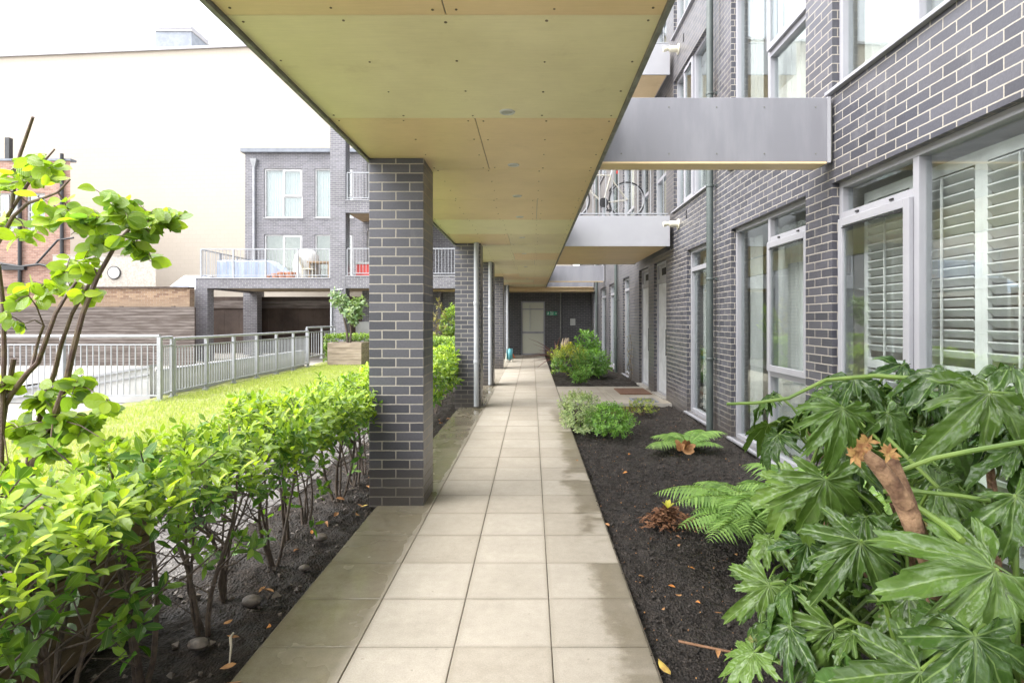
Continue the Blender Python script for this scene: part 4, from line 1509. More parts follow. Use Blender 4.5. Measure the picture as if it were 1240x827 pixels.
# near hedge
HX = -1.66
hd_ = thing('hedge', 'glossy bright green laurel hedge with bare stems running along the left of the path', 'hedge', (HX, 5, 0))
bases = []
y = 1.15
while y < 12.2:
    bases.append((HX + random.uniform(-.07, .07), y))
    y += random.uniform(.36, .50) if y < 6 else random.uniform(.5, .7)
tips = []
ncane = 0
for (bx, by) in bases:
    for c in range(4 if by < 6 else 3):
        if ncane > 96:
            break
        ncane += 1
        a = random.uniform(0, 6.28)
        lean = random.uniform(.05, .28)
        ex_, ey_ = bx + math.cos(a) * lean * .9, by + math.sin(a) * lean
        r0 = random.uniform(.0065, .0125)
        ht = random.uniform(.72, .95)
        pts, rr = [], []
        kx, ky = random.uniform(-.04, .04), random.uniform(-.04, .04)
        for i in range(8):
            f = i / 7
            pts.append((bx + (ex_ - bx) * f ** 1.2 + kx * math.sin(f * 6) + random.uniform(-.006, .006) + math.cos(a) * .02, by + (ey_ - by) * f ** 1.2 + ky * math.sin(f * 5 + 1) + random.uniform(-.006, .006) + math.sin(a) * .02, -.06 + (ht + .06) * f))
            rr.append(r0 * (1.15 - .75 * f))
        mb = MB().tube(pts, rr, 7)
        for i in (3, 4, 5, 6):
            for q in range(2):
                p = Vector(pts[i])
                aa = random.uniform(0, 6.28)
                d = Vector((math.cos(aa), math.sin(aa) * 1.1, random.uniform(.5, 1.3))).normalized()
                l = random.uniform(.15, .38)
                e = p + d * l
                m_ = p + d * l * .5 + Vector((0, 0, -.02))
                mb.tube([p, m_, e], [r0 * .5, r0 * .36, r0 * .2], 5)
                tips.append((e, d))
        # a few low bare twigs
        for q in range(random.randint(2, 4)):
            p = Vector(pts[random.randint(1, 4)])
            aa = random.uniform(0, 6.28)
            d = Vector((math.cos(aa), math.sin(aa), random.uniform(.2, 1.0))).normalized()
            e = p + d * random.uniform(.12, .30)
            mb.tube([p, (p + e) / 2 + Vector((0, 0, .015)), e], [r0 * .35, r0 * .25, r0 * .14], 5)
            if random.random() < .6:
                tips.append((e, d))
        mb.build('stem', M['bark'], hd_, smooth=True)
lv = Leaves()
for e, d in tips:
    if e.z < .60 and random.random() < .40:
        continue
    lv.shoot(e, d, random.randint(4, 7), random.uniform(.075, .10), .12, 1.0, .012, .2)


def hedge_top(y):
    return .955 + .04 * math.sin(y * 2.1) + .03 * math.sin(y * 5.3 + 1) + (.05 if y < 2.2 else 0)


y = .75
while y < 12.2:
    near = y < 6
    dens = 270 if y < 2.9 else (340 if near else 150)
    for k in range(int(dens * .25)):
        yy_ = y + random.uniform(0, .25)
        top = hedge_top(yy_)
        L = random.uniform(.060, .088) if near else random.uniform(.09, .115)
        s = random.random()
        if s < .50:                                     # crown
            x = random.uniform(-1.98, -1.26)
            z = top + random.uniform(-.12, .04) - .10 * ((x + 1.62) / .36) ** 4
            d = Vector((random.uniform(-.5, .5) + (x - HX) * .5, random.uniform(-.6, .4), 1.0))
            age = random.uniform(.3, 1.0)
        elif s < .80:                                   # face towards the path
            x = -1.27 + random.uniform(-.10, .06) - (.14 if y < 2.9 else 0)
            z = random.uniform((.86 if y < 2.9 else .76) if near else .45, top)
            if y < 2.9 and random.random() < .55:
                continue
            d = Vector((1.0, random.uniform(-.8, .3), random.uniform(.3, 1.2)))
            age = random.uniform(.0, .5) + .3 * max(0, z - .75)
        elif s < .92:
            x = -1.97 + random.uniform(-.05, .10)
            z = random.uniform(.66, top)
            d = Vector((-1.0, random.uniform(-.8, .3), random.uniform(.1, .9)))
            age = random.uniform(.1, .7)
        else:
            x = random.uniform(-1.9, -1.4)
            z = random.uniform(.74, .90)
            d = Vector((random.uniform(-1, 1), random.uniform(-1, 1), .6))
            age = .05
        lv.shoot((x, yy_, z), d, random.randint(5, 8), L, age, 1.0, .013, .35)
    y += .25
for px, py, Y in ((25, 640, 1.95), (50, 680, 2.0), (15, 720, 1.9), (85, 690, 2.1), (75, 735, 2.1), (20, 600, 1.9), (150, 760, 2.4), (10, 790, 1.95), (225, 640, 3.0), (250, 600, 3.1)):
    lv.shoot(W(px, py, Y), (random.uniform(.2, 1), random.uniform(-.9, -.1), .6), 7, .115, .15, 1.0, .016, .3)
lv.build('foliage', M['hedge_leaf'], hd_, LT)


def shrub(name, label, cat, c, rx, ry, rz, n, L, mat, k=(5, 8), age=(.2, .9), stemmat='bark', zmin=.03, tm=None, group=None, stems=7, topage=.0, up=.5):
    t = thing(name, label, cat, (c[0], c[1], 0), group)
    mb = MB()
    for i in range(stems):
        a = random.uniform(0, 6.28)
        q = random.uniform(.2, .8)
        e = (c[0] + math.cos(a) * rx * q, c[1] + math.sin(a) * ry * q, c[2] + rz * random.uniform(.0, .7))
        mb.tube([(c[0] + math.cos(a) * rx * .1, c[1] + math.sin(a) * ry * .1, -.06), ((c[0] + e[0]) / 2, (c[1] + e[1]) / 2, e[2] * .55), e], [.008, .006, .003], 5)
    mb.build('stems', M[stemmat], t, smooth=True)
    l = Leaves()
    ph = [random.uniform(0, 6) for _ in range(6)]
    for i in range(n):
        v = Vector((random.gauss(0, 1), random.gauss(0, 1), random.gauss(.25, 1))).normalized()
        rr = random.uniform(.55, 1.03) ** .5
        lump = 1 + .16 * math.sin(v.x * 5 + ph[0]) * math.sin(v.y * 6 + ph[1]) + .12 * math.sin(v.z * 7 + ph[2])
        p = Vector((c[0] + v.x * rx * rr * lump, c[1] + v.y * ry * rr * lump, c[2] + v.z * rz * rr * lump))
        if p.z < zmin:
            p.z = zmin + random.uniform(0, .05)
        a = random.uniform(*age) + topage * max(0, v.z) * (1 if random.random() < .6 else 0)
        l.shoot(p, v + Vector((random.uniform(-.4, .4), random.uniform(-.4, .4), up)), random.randint(*k), L * random.uniform(.8, 1.2), min(1, a), 1.0, L * .16, .3)
    l.build('foliage', mat, t, tm or LT_SMALL)
    return t


# right bed shrubs
shrub('variegated_shrub', 'pale variegated low shrub spilling over the edge of the path', 'shrub', (.66, 7.9, .24), .30, .75, .30, 420, .050, M['bush_pale'], up=.7)
shrub('low_shrub', 'bright green low shrub in the dark soil beside the pale variegated one', 'shrub', (1.02, 7.6, .17), .36, .62, .22, 520, .048, M['bush_bright'], age=(.2, .8))
shrub('small_shrub', 'small yellow green shrub in the soil before the drain cover', 'shrub', (1.78, 9.1, .10), .26, .28, .14, 130, .035, M['bush_yellow'], age=(.15, .5), zmin=.02)
shrub('small_shrub', 'reddish brown wispy low shrub just left of the small yellow green one', 'shrub', (1.50, 8.8, .06), .25, .25, .09, 60, .03, M['brown_shrub'], age=(0, .4), zmin=.01)
shrub('yellow_topped_shrub', 'bushy green shrub with yellow tops in the far bed beside the path', 'shrub', (1.02, 15.3, .42), .56, 1.1, .48, 430, .085, M['bush_yellow'], age=(0, .12), topage=.75)
shrub('green_shrub', 'green leafy shrub on the right of the far bed near the windows', 'shrub', (1.62, 15.0, .34), .50, .8, .42, 330, .10, M['bush_bright'], age=(.1, .6))
shrub('tall_shrub', 'tall upright green shrub rising behind the yellow topped one', 'shrub', (1.58, 16.0, .70), .40, .45, .56, 120, .14, M['bush_bright'], age=(.2, .7), k=(5, 7))
shrub('young_shrub', 'small young green shrub at the front of the far bed', 'shrub', (1.15, 13.35, .14), .22, .2, .20, 70, .07, M['bush_bright'], age=(.2, .7))
# wispy climber by the far window
t = thing('climber', 'thin wispy climber on the brick beside the farther front door', 'plant', (2.45, 13.9, 0))
mb = MB()
l = Leaves()
for q in range(4):
    pts = [(2.40 + random.uniform(-.04, .08), 13.9 + random.uniform(-.1, .1) + .04 * q, -.05 + z) for z in np.linspace(0, random.uniform(.7, 1.25), 8)]
    mb.tube(pts, .004, 5)
    for p in pts[2:]:
        l.shoot(p, (-.6, -.4, .5), 3, .05, .3)
mb.build('stems', M['bark'], t)
l.build('foliage', M['brown_shrub'], t, LT_SMALL)
# purple strap plant
t = thing('cordyline', 'purple spiky strap leaved plant at the back of the far bed', 'plant', (.72, 18.2, 0))
l = Leaves()
for i in range(46):
    a = random.uniform(0, 6.28)
    e = random.uniform(.25, 1.3)
    l.add((.78, 18.2, .15 + random.uniform(0, .1)), (math.cos(a) * math.cos(e), math.sin(a) * math.cos(e), math.sin(e)), (0, 0, 1), random.uniform(.5, .95), random.random())
l.build('foliage', M['purple_leaf'], t, LT_STRAP)
MB().tube([(.78, 18.2, -.05), (.78, 18.2, .25)], .03, 8).build('trunk', M['bark'], t)
# pale plume heads beside it
t = thing('plume_grass', 'pale plumed grass between the purple plant and the yellow topped shrub', 'plant', (1.0, 17.2, 0))
mb = MB()
for q in range(5):
    x, y = 1.0 + random.uniform(-.12, .12), 17.2 + random.uniform(-.2, .2)
    mb.tube([(1.0, 17.2, 0), (x, y, .6), (x + .03, y, .78)], .004, 5)
    mb.tube([(x + .01, y, .66), (x + .03, y, .78), (x + .05, y, .95)], [.015, .035, .008], 7, 1)
mb.build('plumes', [M['petiole'], simple('pale_plume', (.55, .44, .33), .9)], t, smooth=True)

# left side beyond the first column
shrub('red_shrub', 'thin red brown shrub seen between the first two brick columns', 'shrub', (-3.05, 18.6, 1.2), .35, .35, .95, 90, .08, M['brown_shrub'], age=(0, .8), stems=14)
shrub('light_shrub', 'light green shrub beside the red brown one between the first two columns', 'shrub', (-2.72, 18.9, 1.35), .38, .4, .65, 190, .12, M['far_leaf'], age=(.3, .9))
def box_hedge(label, x0, x1, y0, y1, h, n, L):
    t = thing('clipped_hedge', label, 'hedge', ((x0 + x1) / 2, (y0 + y1) / 2, 0))
    mb = MB()
    for i in range(int((x1 - x0) * 5) + 3):
        x, y = random.uniform(x0 + .1, x1 - .1), random.uniform(y0 + .1, y1 - .1)
        mb.tube([(x, y, -.06), (x + random.uniform(-.05, .05), y, h * .5), (x + random.uniform(-.15, .15), y + random.uniform(-.1, .1), h * .85)], [.012, .009, .005], 5)
    mb.build('stems', M['bark'], t, smooth=True)
    l = Leaves()
    for i in range(n):
        x, y, z = random.uniform(x0, x1), random.uniform(y0, y1), random.uniform(.08, h)
        q = random.random()
        if q < .42:
            y, d = y0 + random.uniform(-.03, .08), Vector((random.uniform(-.5, .5), -1, random.uniform(0, .8)))
        elif q < .80:
            z, d = h + random.uniform(-.09, .04), Vector((random.uniform(-.5, .5), random.uniform(-.6, .3), 1))
        elif q < .92:
            x, d = (x0 if q < .86 else x1) + random.uniform(-.05, .05), Vector((-1 if q < .86 else 1, -.3, .5))
        else:
            d = Vector((random.uniform(-1, 1), -.5, .6))
        l.shoot((x, y, z), d, 6, L * random.uniform(.8, 1.2), random.uniform(.1, .5) + .5 * max(0, (z / h - .6)))
    l.build('foliage', M['far_leaf'], t, LT)


box_hedge('low clipped hedge behind the square wooden planter at the lawn end', -7.3, -3.4, 19.8, 20.6, .98, 1500, .085)
box_hedge('low clipped hedge glimpsed low between the first two columns', -3.3, -1.95, 16.6, 17.6, .95, 800, .085)

# planter with small tree at the end of the lawn
pc = (-6.2, 19.15)
t = thing('wooden_planter', 'square slatted wooden planter holding a small tree at the end of the lawn', 'planter', (pc[0], pc[1], 0))
for k in range(4):
    mb = MB()
    z = .01 + .185 * k
    mb.box(pc[0] - .56, pc[0] + .56, pc[1] - .50, pc[1] - .46, z, z + .178)
    mb.box(pc[0] - .56, pc[0] + .56, pc[1] + .46, pc[1] + .50, z, z + .178)
    mb.box(pc[0] + .52, pc[0] + .5595, pc[1] - .459, pc[1] + .459, z, z + .178)
    mb.box(pc[0] - .5595, pc[0] - .52, pc[1] - .459, pc[1] + .459, z, z + .178)
    mb.build('board', M['planter_pale'], t)
MB().box(pc[0] - .515, pc[0] + .515, pc[1] - .455, pc[1] + .455, .0, .68).build('soil', M['soil_brown'], t)
t = thing('small_tree', 'small grey green tree with two trunks growing in the square planter', 'tree', (pc[0], pc[1], .68))
mb = MB()
mb.tube([(pc[0] - .04, pc[1], .6), (pc[0] - .08, pc[1], 1.1), (pc[0] - .22, pc[1], 1.75), (pc[0] - .36, pc[1] + .05, 2.2)], [.045, .04, .028, .012], 8)
mb.tube([(pc[0] + .03, pc[1], .6), (pc[0] + .06, pc[1], 1.1), (pc[0] + .02, pc[1], 1.6), (pc[0] + .10, pc[1] - .05, 2.1)], [.04, .036, .026, .012], 8)
mb.tube([(pc[0] + .05, pc[1], 1.3), (pc[0] + .22, pc[1], 1.7), (pc[0] + .38, pc[1], 2.0)], [.022, .016, .008], 7)
mb.build('trunk', M['bark'], t, smooth=True)
l = Leaves()
for (x, z, r, n) in ((-.34, 2.25, .28, 55), (-.15, 2.0, .25, 30), (.12, 1.85, .34, 80), (.34, 2.05, .24, 34), (.2, 1.6, .22, 40)):
    for i in range(n):
        v = Vector((random.gauss(0, 1), random.gauss(0, 1), random.gauss(0, .8))).normalized() * r * random.uniform(.4, 1)
        if i % 2:
            continue
        v *= 1.3
        l.shoot((pc[0] + x + v.x, pc[1] + v.y, z + v.z), v + Vector((0, 0, .05)), 5, .19, random.uniform(.1, .9))
l.build('crown', M['grey_leaf'], t, LT)

# near wooden planter with the multi-stemmed tree
t = thing('raised_planter', 'dark boarded raised planter half hidden behind the near hedge', 'planter', (-2.6, 2.1, 0))
for k in range(4):
    mb = MB()
    z = .0 + .135 * k
    mb.box(-2.035, -2.0, .6, 2.97, z, z + .127)
    mb.box(-3.4, -2.0355, 2.935, 2.97, z, z + .127)
    mb.build('board', M['planter_wood'], t)
MB().box(-3.38, -2.04, .6, 2.93, -.1, .50).build('soil', M['soil_brown'], t)

tr = thing('multi_stem_tree', 'young tree with several thin dark stems and large yellow green leaves at the left', 'tree', (-2.4, 2.55, .5))
TY = 2.55
stems_px = [
    ([(28, 640), (43, 550), (54, 528), (65, 506), (80, 465), (87, 430), (100, 380), (118, 335), (140, 297), (170, 262)], 2.55, .020, .007),
    ([(20, 640), (38, 540), (59, 469), (66, 452), (74, 417), (87, 380), (106, 347), (130, 315)], 2.62, .015, .006),
    ([(-10, 560), (4, 493), (13, 478), (33, 452), (46, 439), (57, 408), (67, 380), (82, 355), (92, 342)], 2.50, .016, .006),
    ([(38, 447), (43, 425), (47, 410), (53, 394)], 2.50, .009, .005),
    ([(0, 640), (2, 520), (5, 430), (4, 370), (-2, 320)], 2.48, .012, .008),
    ([(2, 520), (7, 487), (12, 460), (17, 434)], 2.52, .012, .010),
    ([(-30, 420), (-12, 310), (0, 277), (14, 254), (28, 232), (40, 213), (52, 197), (66, 181)], 2.60, .011, .004),
    ([(-25, 330), (0, 290), (16, 262), (34, 246), (52, 240), (70, 233), (85, 217)], 2.52, .010, .004),
    ([(14, 254), (18, 218), (24, 188), (32, 165), (40, 142)], 2.60, .009, .006),
]
spts = []
mb = MB()
for pts, Y, r0, r1 in stems_px:
    q = [Vector(W(px, py, Y + .05 * math.sin(i * .9))) for i, (px, py) in enumerate(pts)]
    if pts[0][1] >= 560 or len(pts) > 8 and pts[0][0] < 30 and pts[0][1] > 400:
        q.insert(0, Vector((q[0].x - .03, q[0].y, .35)))
    n = len(q)
    mb.tube(q, [r0 + (r1 - r0) * i / (n - 1) for i in range(n)], 8)
    spts += q[n // 3:]
clusters = [  # px, py, rx, ry, leaves, age
    (15, 205, 26, 22, 12, .8), (48, 215, 26, 24, 12, .6), (10, 270, 14, 12, 3, .9), (60, 205, 18, 10, 4, .5), (0, 230, 15, 14, 5, .6),
    (85, 265, 28, 20, 14, .55), (118, 265, 26, 26, 18, .35), (150, 258, 26, 20, 16, .35), (180, 258, 24, 16, 14, .45), (205, 272, 16, 26, 12, .4),
    (165, 295, 18, 14, 9, .3), (185, 318, 16, 14, 6, .35), (110, 300, 26, 18, 12, .6), (80, 330, 22, 18, 12, .75), (55, 345, 22, 14, 9, .7),
    (35, 358, 22, 20, 9, .6), (95, 355, 22, 16, 9, .7), (30, 392, 10, 12, 3, .4), (110, 325, 14, 12, 5, .9), (35, 285, 16, 10, 5, .7),
    (8, 470, 22, 16, 8, .6), (45, 480, 26, 22, 14, .5), (90, 470, 22, 18, 11, .55), (70, 510, 34, 24, 18, .4), (110, 505, 26, 20, 14, .45), (130, 535, 24, 16, 10, .7),
    (25, 520, 26, 26, 16, .5), (60, 548, 34, 18, 14, .5), (10, 560, 20, 20, 10, .55), (130, 485, 12, 9, 4, .8)]
l = Leaves()
for px, py, rx, ry, n, age in clusters:
    Y = TY + random.uniform(-.12, .12)
    c = Vector(W(px, py, Y))
    rx, ry, n = rx * 1.2, ry * 1.2, round(n * 1.35)
    near = min(spts, key=lambda s: (s - c).length)
    m_ = (near + c) / 2 + Vector((0, 0, .02))
    mb.tube([near, m_, c], [.004, .003, .002], 5)
    n2 = max(2, n // 4)
    for j in range(n2):
        e = c + Vector((random.uniform(-rx, rx) / F * Y, random.uniform(-.10, .10), random.uniform(-ry, ry) / F * Y))
        mb.tube([c, (c + e) / 2 + Vector((0, 0, .01)), e], [.0025, .002, .0015], 4)
        kk = max(2, round(n * 2.0 / n2))
        for w_ in range(kk):
            b = c.lerp(e, (w_ + 1) / kk)
            a = random.uniform(0, 6.28)
            d = Vector((math.cos(a), math.sin(a) * .8 - .1, random.uniform(-.9, .35)))
            l.add(b, d, (random.uniform(-.9, .9), random.uniform(-1.5, .5), random.uniform(.0, 1)), random.uniform(.052, .088), min(1, max(0, age + .15 + random.uniform(-.45, .35))))
mb.build('trunk', M['bark_red'], tr, smooth=True)
l.build('crown', M['tree_leaf'], tr, LT_BIG)


# ---- big palmate plant in the right foreground
def palmate(nl=8, seed=0):
    rnd = random.Random(seed)
    span = R(rnd.uniform(245, 285))
    vs, uv, fs = [(0, 0, 0)], [(.5, .0)], []
    lens = []
    for i in range(nl):
        q = abs((i - (nl - 1) / 2) / ((nl - 1) / 2))
        lens.append((1 - .42 * q ** 1.5) * rnd.uniform(.84, 1.08) * (rnd.uniform(.6, .8) if rnd.random() < .14 else 1))
    nper = 10
    rings = [.22, .42, .60, .76, .89, 1.0]
    cols = []
    for i in range(nl):
        th0 = -span / 2 + span * (i + .5) / nl
        for k in range(nper + (1 if i == nl - 1 else 0)):
            dl = -1 + 2 * k / nper
            a = th0 + dl * span / nl / 2
            base = .56 + .03 * rnd.uniform(-1, 1)
            sh = max(0.0, 1 - abs(dl) ** 1.7) ** .9
            r = lens[i] * (base + (1 - base) * sh)
            if 0 < abs(dl) < 1:
                r *= 1 + (.06 if k % 2 else -.06) * (.6 + .8 * rnd.random())
            if rnd.random() < .07:
                r *= rnd.uniform(.74, .9)
            cols.append((a, r, dl, i))
    ncol = len(cols)
    for a, r, dl, i in cols:
        for f in rings:
            rr = r * f
            aa = a
            if f > .5:      # lobes pull in towards their midrib so that gaps open between them
                aa = a - dl * span / nl / 2 * .20 * ((f - .5) / .5) * (1 if abs(dl) < .999 else 0)
            z = -.30 * rr * rr + .10 * rr * (abs(dl) - .35) + .024 * math.sin(rr * 15 + i * 2 + dl * 2.5) + .02 * rr * math.sin(i * 3.1 + seed) + (.018 * rnd.uniform(-1, 1) if f > .85 else 0)
            vs.append((rr * math.sin(aa), rr * math.cos(aa), z))
            uv.append((.5 + .5 * dl * min(1, rr / .8) * .5, rr))
    nr = len(rings)
    for c in range(ncol - 1):
        o, p = 1 + c * nr, 1 + (c + 1) * nr
        fs.append((0, p, o, o))
        for j in range(nr - 1):
            fs.append((o + j, p + j, p + j + 1, o + j + 1))
    return np.array(vs), fs, np.array(uv)


PT = [palmate(8, 1), palmate(7, 2), palmate(9, 3), palmate(8, 4), palmate(7, 5), palmate(8, 6), palmate(9, 7)]
FV, FF, FU, FA = [], [], [], []
foff = 0
pet = MB()


def pleaf(c, tipdir, nrm, size, age, root=None, pr=.0055):
    global foff
    tv, tf, tu = PT[random.randint(0, len(PT) - 1)]
    d = Vector(tipdir).normalized()
    n = Vector(nrm)
    n = (n - d * n.dot(d)).normalized()
    x = d.cross(n)
    Mx = np.array([x, d, n]).T
    sc = np.array([random.uniform(.86, 1.06), 1, random.uniform(.9, 2.5)])
    V = (tv * sc * size) @ Mx.T + np.array(c)
    FV.append(V); FU.append(tu); FA.append(np.full(len(V), age))
    for f in tf:
        FF.append([q + foff for q in f])
    foff += len(V)
    if root is not None:
        a, b = Vector(root), Vector(c)
        m1 = a.lerp(b, .45) + Vector((0, 0, .05))
        m2 = a.lerp(b, .8) + Vector((0, 0, .045))
        pet.tube([a, m1, m2, b - d * .004], [pr * 1.5, pr, pr * .9, pr * .8], 6)


fa = thing('palmate_shrub', 'large wet dark green shrub with hand shaped leaves in the right foreground', 'shrub', (1.75, 2.2, 0))
canes = [
    [(1.55, 2.15, -.05), (1.38, 2.25, .45), (1.15, 2.40, .78)],
    [(1.65, 2.10, -.05), (1.62, 2.45, .6), (1.58, 2.75, 1.08)],
    [(1.75, 2.10, -.05), (1.95, 2.05, .6), (2.05, 2.05, 1.12)],
    [(1.70, 2.00, -.05), (1.75, 1.80, .55), (1.75, 1.72, 1.05)],
    [(1.60, 1.90, -.05), (1.35, 1.75, .25), (1.12, 1.72, .48)],
    [(1.80, 2.20, -.05), (2.10, 2.55, .6), (2.2, 2.75, 1.05)],
    [(1.62, 1.80, -.05), (1.5, 1.50, .3), (1.38, 1.35, .55)],
    [(1.80, 1.90, -.05), (1.98, 1.60, .5), (2.0, 1.45, .85)],
    [(1.60, 1.95, -.05), (1.25, 1.90, .20), (1.02, 1.95, .40)],
    [(1.60, 2.10, -.05), (1.42, 2.00, .40), (1.36, 2.05, .68)],
    [(1.66, 2.20, -.05), (1.50, 2.25, .50), (1.52, 2.30, .88)],
    [(1.60, 2.25, -.05), (1.35, 2.45, .25), (1.22, 2.55, .42)],
    [(1.64, 1.85, -.05), (1.40, 1.60, .40), (1.22, 1.42, .60)],
    [(1.70, 2.30, -.05), (1.80, 2.60, .55), (1.84, 2.70, .98)],
    [(1.70, 2.35, -.05), (1.60, 2.80, .55), (1.48, 3.00, .92)],
]
for cn in canes:
    MB().tube(cn, [.026, .021, .015], 9).build('cane', M['bark_pale'], fa, smooth=True)
    tip = Vector(cn[-1])
    for i in range(17):
        a = i * 2.4 + random.uniform(-.3, .3)
        el = random.uniform(-.25, .75)
        out = Vector((math.cos(a), math.sin(a), 0))
        pl = random.uniform(.16, .34)
        c = tip + out * pl * math.cos(el) + Vector((0, 0, pl * math.sin(el)))
        if c.x > 2.44 or c.y < .95:
            continue
        if c.z < .12:
            c.z = .14
        dr = random.uniform(.25, 1.0)
        d = out * math.cos(dr) + Vector((0, 0, -math.sin(dr)))
        n = out * math.sin(dr) + Vector((0, 0, math.cos(dr))) + Vector((random.uniform(-.25, .25), random.uniform(-.35, .15), 0))
        size = random.uniform(.15, .225)
        cc = c + d * size * .5
        sx, sy = 644 + F * cc.x / cc.y, 387 - F * (cc.z - CAMZ) / cc.y
        if cc.y < 1.9 and 960 < sx < 1190 and 500 < sy < 725:      # the cut cane stands clear of its leaves
            continue
        if sx < 885 or sy < 440 or (sx < 1000 and sy < 660 and not (sx > 915 and sy < 560 and cc.y > 2.25)):
            continue
        ex2 = c + d * size
        if ex2.x > 2.5:
            continue
        pleaf(c, d, n, size, random.uniform(.0, .75), tip - Vector((0, 0, random.uniform(0, .12))))
# leaves that show largest
big = [  # px, py, depth, tip direction, normal, size, age
    (1198, 476, 1.62, (-.75, -.1, -.55), (-.15, -.75, .65), .25, .55),
    (1020, 494, 2.15, (-.25, -.35, -.85), (-.1, -.8, .55), .24, .35),
    (1000, 580, 2.0, (-.12, -.2, -.95), (-.2, -.9, .35), .28, .5),
    (965, 590, 2.15, (-.60, -.15, -.75), (-.35, -.7, .6), .24, .75),
    (932, 708, 1.95, (-.65, -.2, -.7), (-.3, -.75, .55), .23, .85),
    (1042, 655, 1.72, (-.45, -.2, -.85), (-.3, -.8, .5), .28, .45),
    (1205, 690, 1.35, (-.9, -.1, -.35), (-.05, -.75, .65), .32, .4),
    (1115, 812, 1.32, (-.7, -.3, -.5), (-.2, -.8, .6), .26, .5),
    (1136, 590, 1.75, (.85, -.2, -.2), (0, -.55, .85), .22, .4),
    (1230, 600, 1.45, (.2, -.5, -.6), (-.3, -.6, .7), .25, .3),
    (1075, 500, 2.2, (.3, -.4, -.6), (0, -.75, .65), .22, .3),
    (1150, 452, 1.9, (-.5, -.4, -.1), (0, -.2, 1), .25, .3),
    (1225, 448, 1.8, (.3, -.6, -.1), (0, -.2, 1), .25, .35),
    (1010, 760, 1.75, (-.35, -.2, -.9), (-.2, -.85, .45), .24, .6),
    (1180, 770, 1.15, (-.2, -.4, -.7), (-.1, -.85, .5), .22, .2),
]
for px, py, Y, d, n, s, age in big:
    c = Vector(W(px, py, Y))
    base = min((Vector(cn[-1]) for cn in canes), key=lambda q: (q - c).length)
    if px > 1240:
        continue
    pleaf(c, d, n, s * .9, age, base, .0065)
V = np.concatenate(FV)
Fq = np.array([f for f in FF])
me = bpy.data.meshes.new('foliage')
me.from_pydata(V.tolist(), [], [f if f[2] != f[3] else f[:3] for f in FF])
me.materials.append(M['fatsia_leaf'])
me.polygons.foreach_set('use_smooth', np.full(len(me.polygons), True))
ul = me.uv_layers.new(name='UVMap')
li = np.empty(len(me.loops), dtype=np.int32); me.loops.foreach_get('vertex_index', li)
ul.data.foreach_set('uv', np.concatenate(FU)[li].astype(np.float32).ravel())
at = me.attributes.new('age', 'FLOAT', 'POINT')
at.data.foreach_set('value', np.concatenate(FA).astype(np.float32))
o = bpy.data.objects.new('foliage', me)
link(o, fa)
pet.tube([W(880, 489, 2.35), W(915, 488, 2.33), W(955, 482, 2.3), W(1000, 460, 2.3), W(1060, 455, 2.2), W(1140, 461, 2.1)], [.006, .007, .007, .008, .009, .01], 7)
pet.tube([W(1075, 575, 1.55), W(1130, 555, 1.53), W(1180, 545, 1.5), W(1240, 535, 1.45), W(1300, 535, 1.4)], [.0065, .0065, .007, .007, .007], 8)
pet.tube([W(1070, 595, 1.6), W(1110, 595, 1.58), W(1160, 600, 1.55), W(1200, 606, 1.5)], .006, 7)
pet.tube([W(1085, 600, 1.52), W(1120, 620, 1.5), W(1150, 640, 1.45), W(1165, 655, 1.4)], .009, 8)
pet.tube([W(1075, 530, 1.85), W(1100, 555, 1.8), W(1136, 590, 1.75)], .006, 7)
pet.build('stalks', M['petiole'], fa, smooth=True)
# the pale cut cane with buds
mb = MB()
mb.tube([W(1135, 700, 1.50), W(1112, 650, 1.50), W(1092, 600, 1.52), W(1076, 556, 1.55)], [.027, .025, .028, .023], 12)
mb.tube([W(1098, 612, 1.50), W(1080, 585, 1.50), W(1060, 560, 1.50), W(1047, 548, 1.50)], [.022, .022, .02, .014], 10)
mb.tube([W(1135, 700, 1.50), (1.35, 1.85, .35), (1.62, 2.0, -.05)], [.030, .03, .032], 12)
mb.build('cane', M['bark_pale'], fa, smooth=True)
l = Leaves()
for px, py in ((1043, 543), (1035, 552), (1050, 535), (1076, 548)):
    c = W(px, py, 1.50)
    for i in range(14):
        a = random.uniform(0, 6.28)
        l.add(c, (math.cos(a), -.4, math.sin(a) + .3), (random.uniform(-1, 1), -1, .4), random.uniform(.018, .034), random.random())
l.build('buds', M['bud'], fa, LT_SMALL)


# ---- ferns
def fern(name, label, c, n, L, elev, mat, angs=None, group=None):
    t = thing(name, label, 'fern', (c[0], c[1], 0), group)
    l = Leaves()
    mb = MB()
    for i in range(n):
        a = angs[i] if angs else random.uniform(0, 6.28)
        e0 = random.uniform(*elev)
        ll = L * random.uniform(.75, 1.1)
        out = Vector((math.cos(a), math.sin(a), 0))
        p = Vector(c)
        pts = [p.copy()]
        N = 36
        e = e0
        age = random.uniform(.2, .9)
        side = Vector((-out.y, out.x, 0))
        for k in range(N):
            e -= (e0 + .45) / N
            d = out * math.cos(e) + Vector((0, 0, math.sin(e)))
            p = p + d * ll / N
            pts.append(p.copy())
            if k > 2:
                f = k / N
                w_ = ll * .26 * (math.sin(math.pi * min(1, (f * .95 + .08)) ** .8) ** .8) + .01
                nr_ = out * -math.sin(e) + Vector((0, 0, math.cos(e)))
                for s in (-1, 1):
                    l.add(p, side * s + d * .35 + Vector((0, 0, -.12)), nr_, w_, min(1, age + .3 * f))
        mb.tube(pts, [.004 - .003 * q / N for q in range(N + 1)], 5)
    mb.build('stalks', M['petiole'], t)
    # toothed pinnae: narrow leaf with alternating width
    tv, tf, tu = leaf_template(8, .20, .2, .25, .9, .2)
    tv = tv.copy()
    for i in range(9):
        if i % 2:
            tv[i * 3, 0] *= .62
            tv[i * 3 + 2, 0] *= .62
    l.build('fronds', mat, t, [(tv, tf, tu)])
    return t


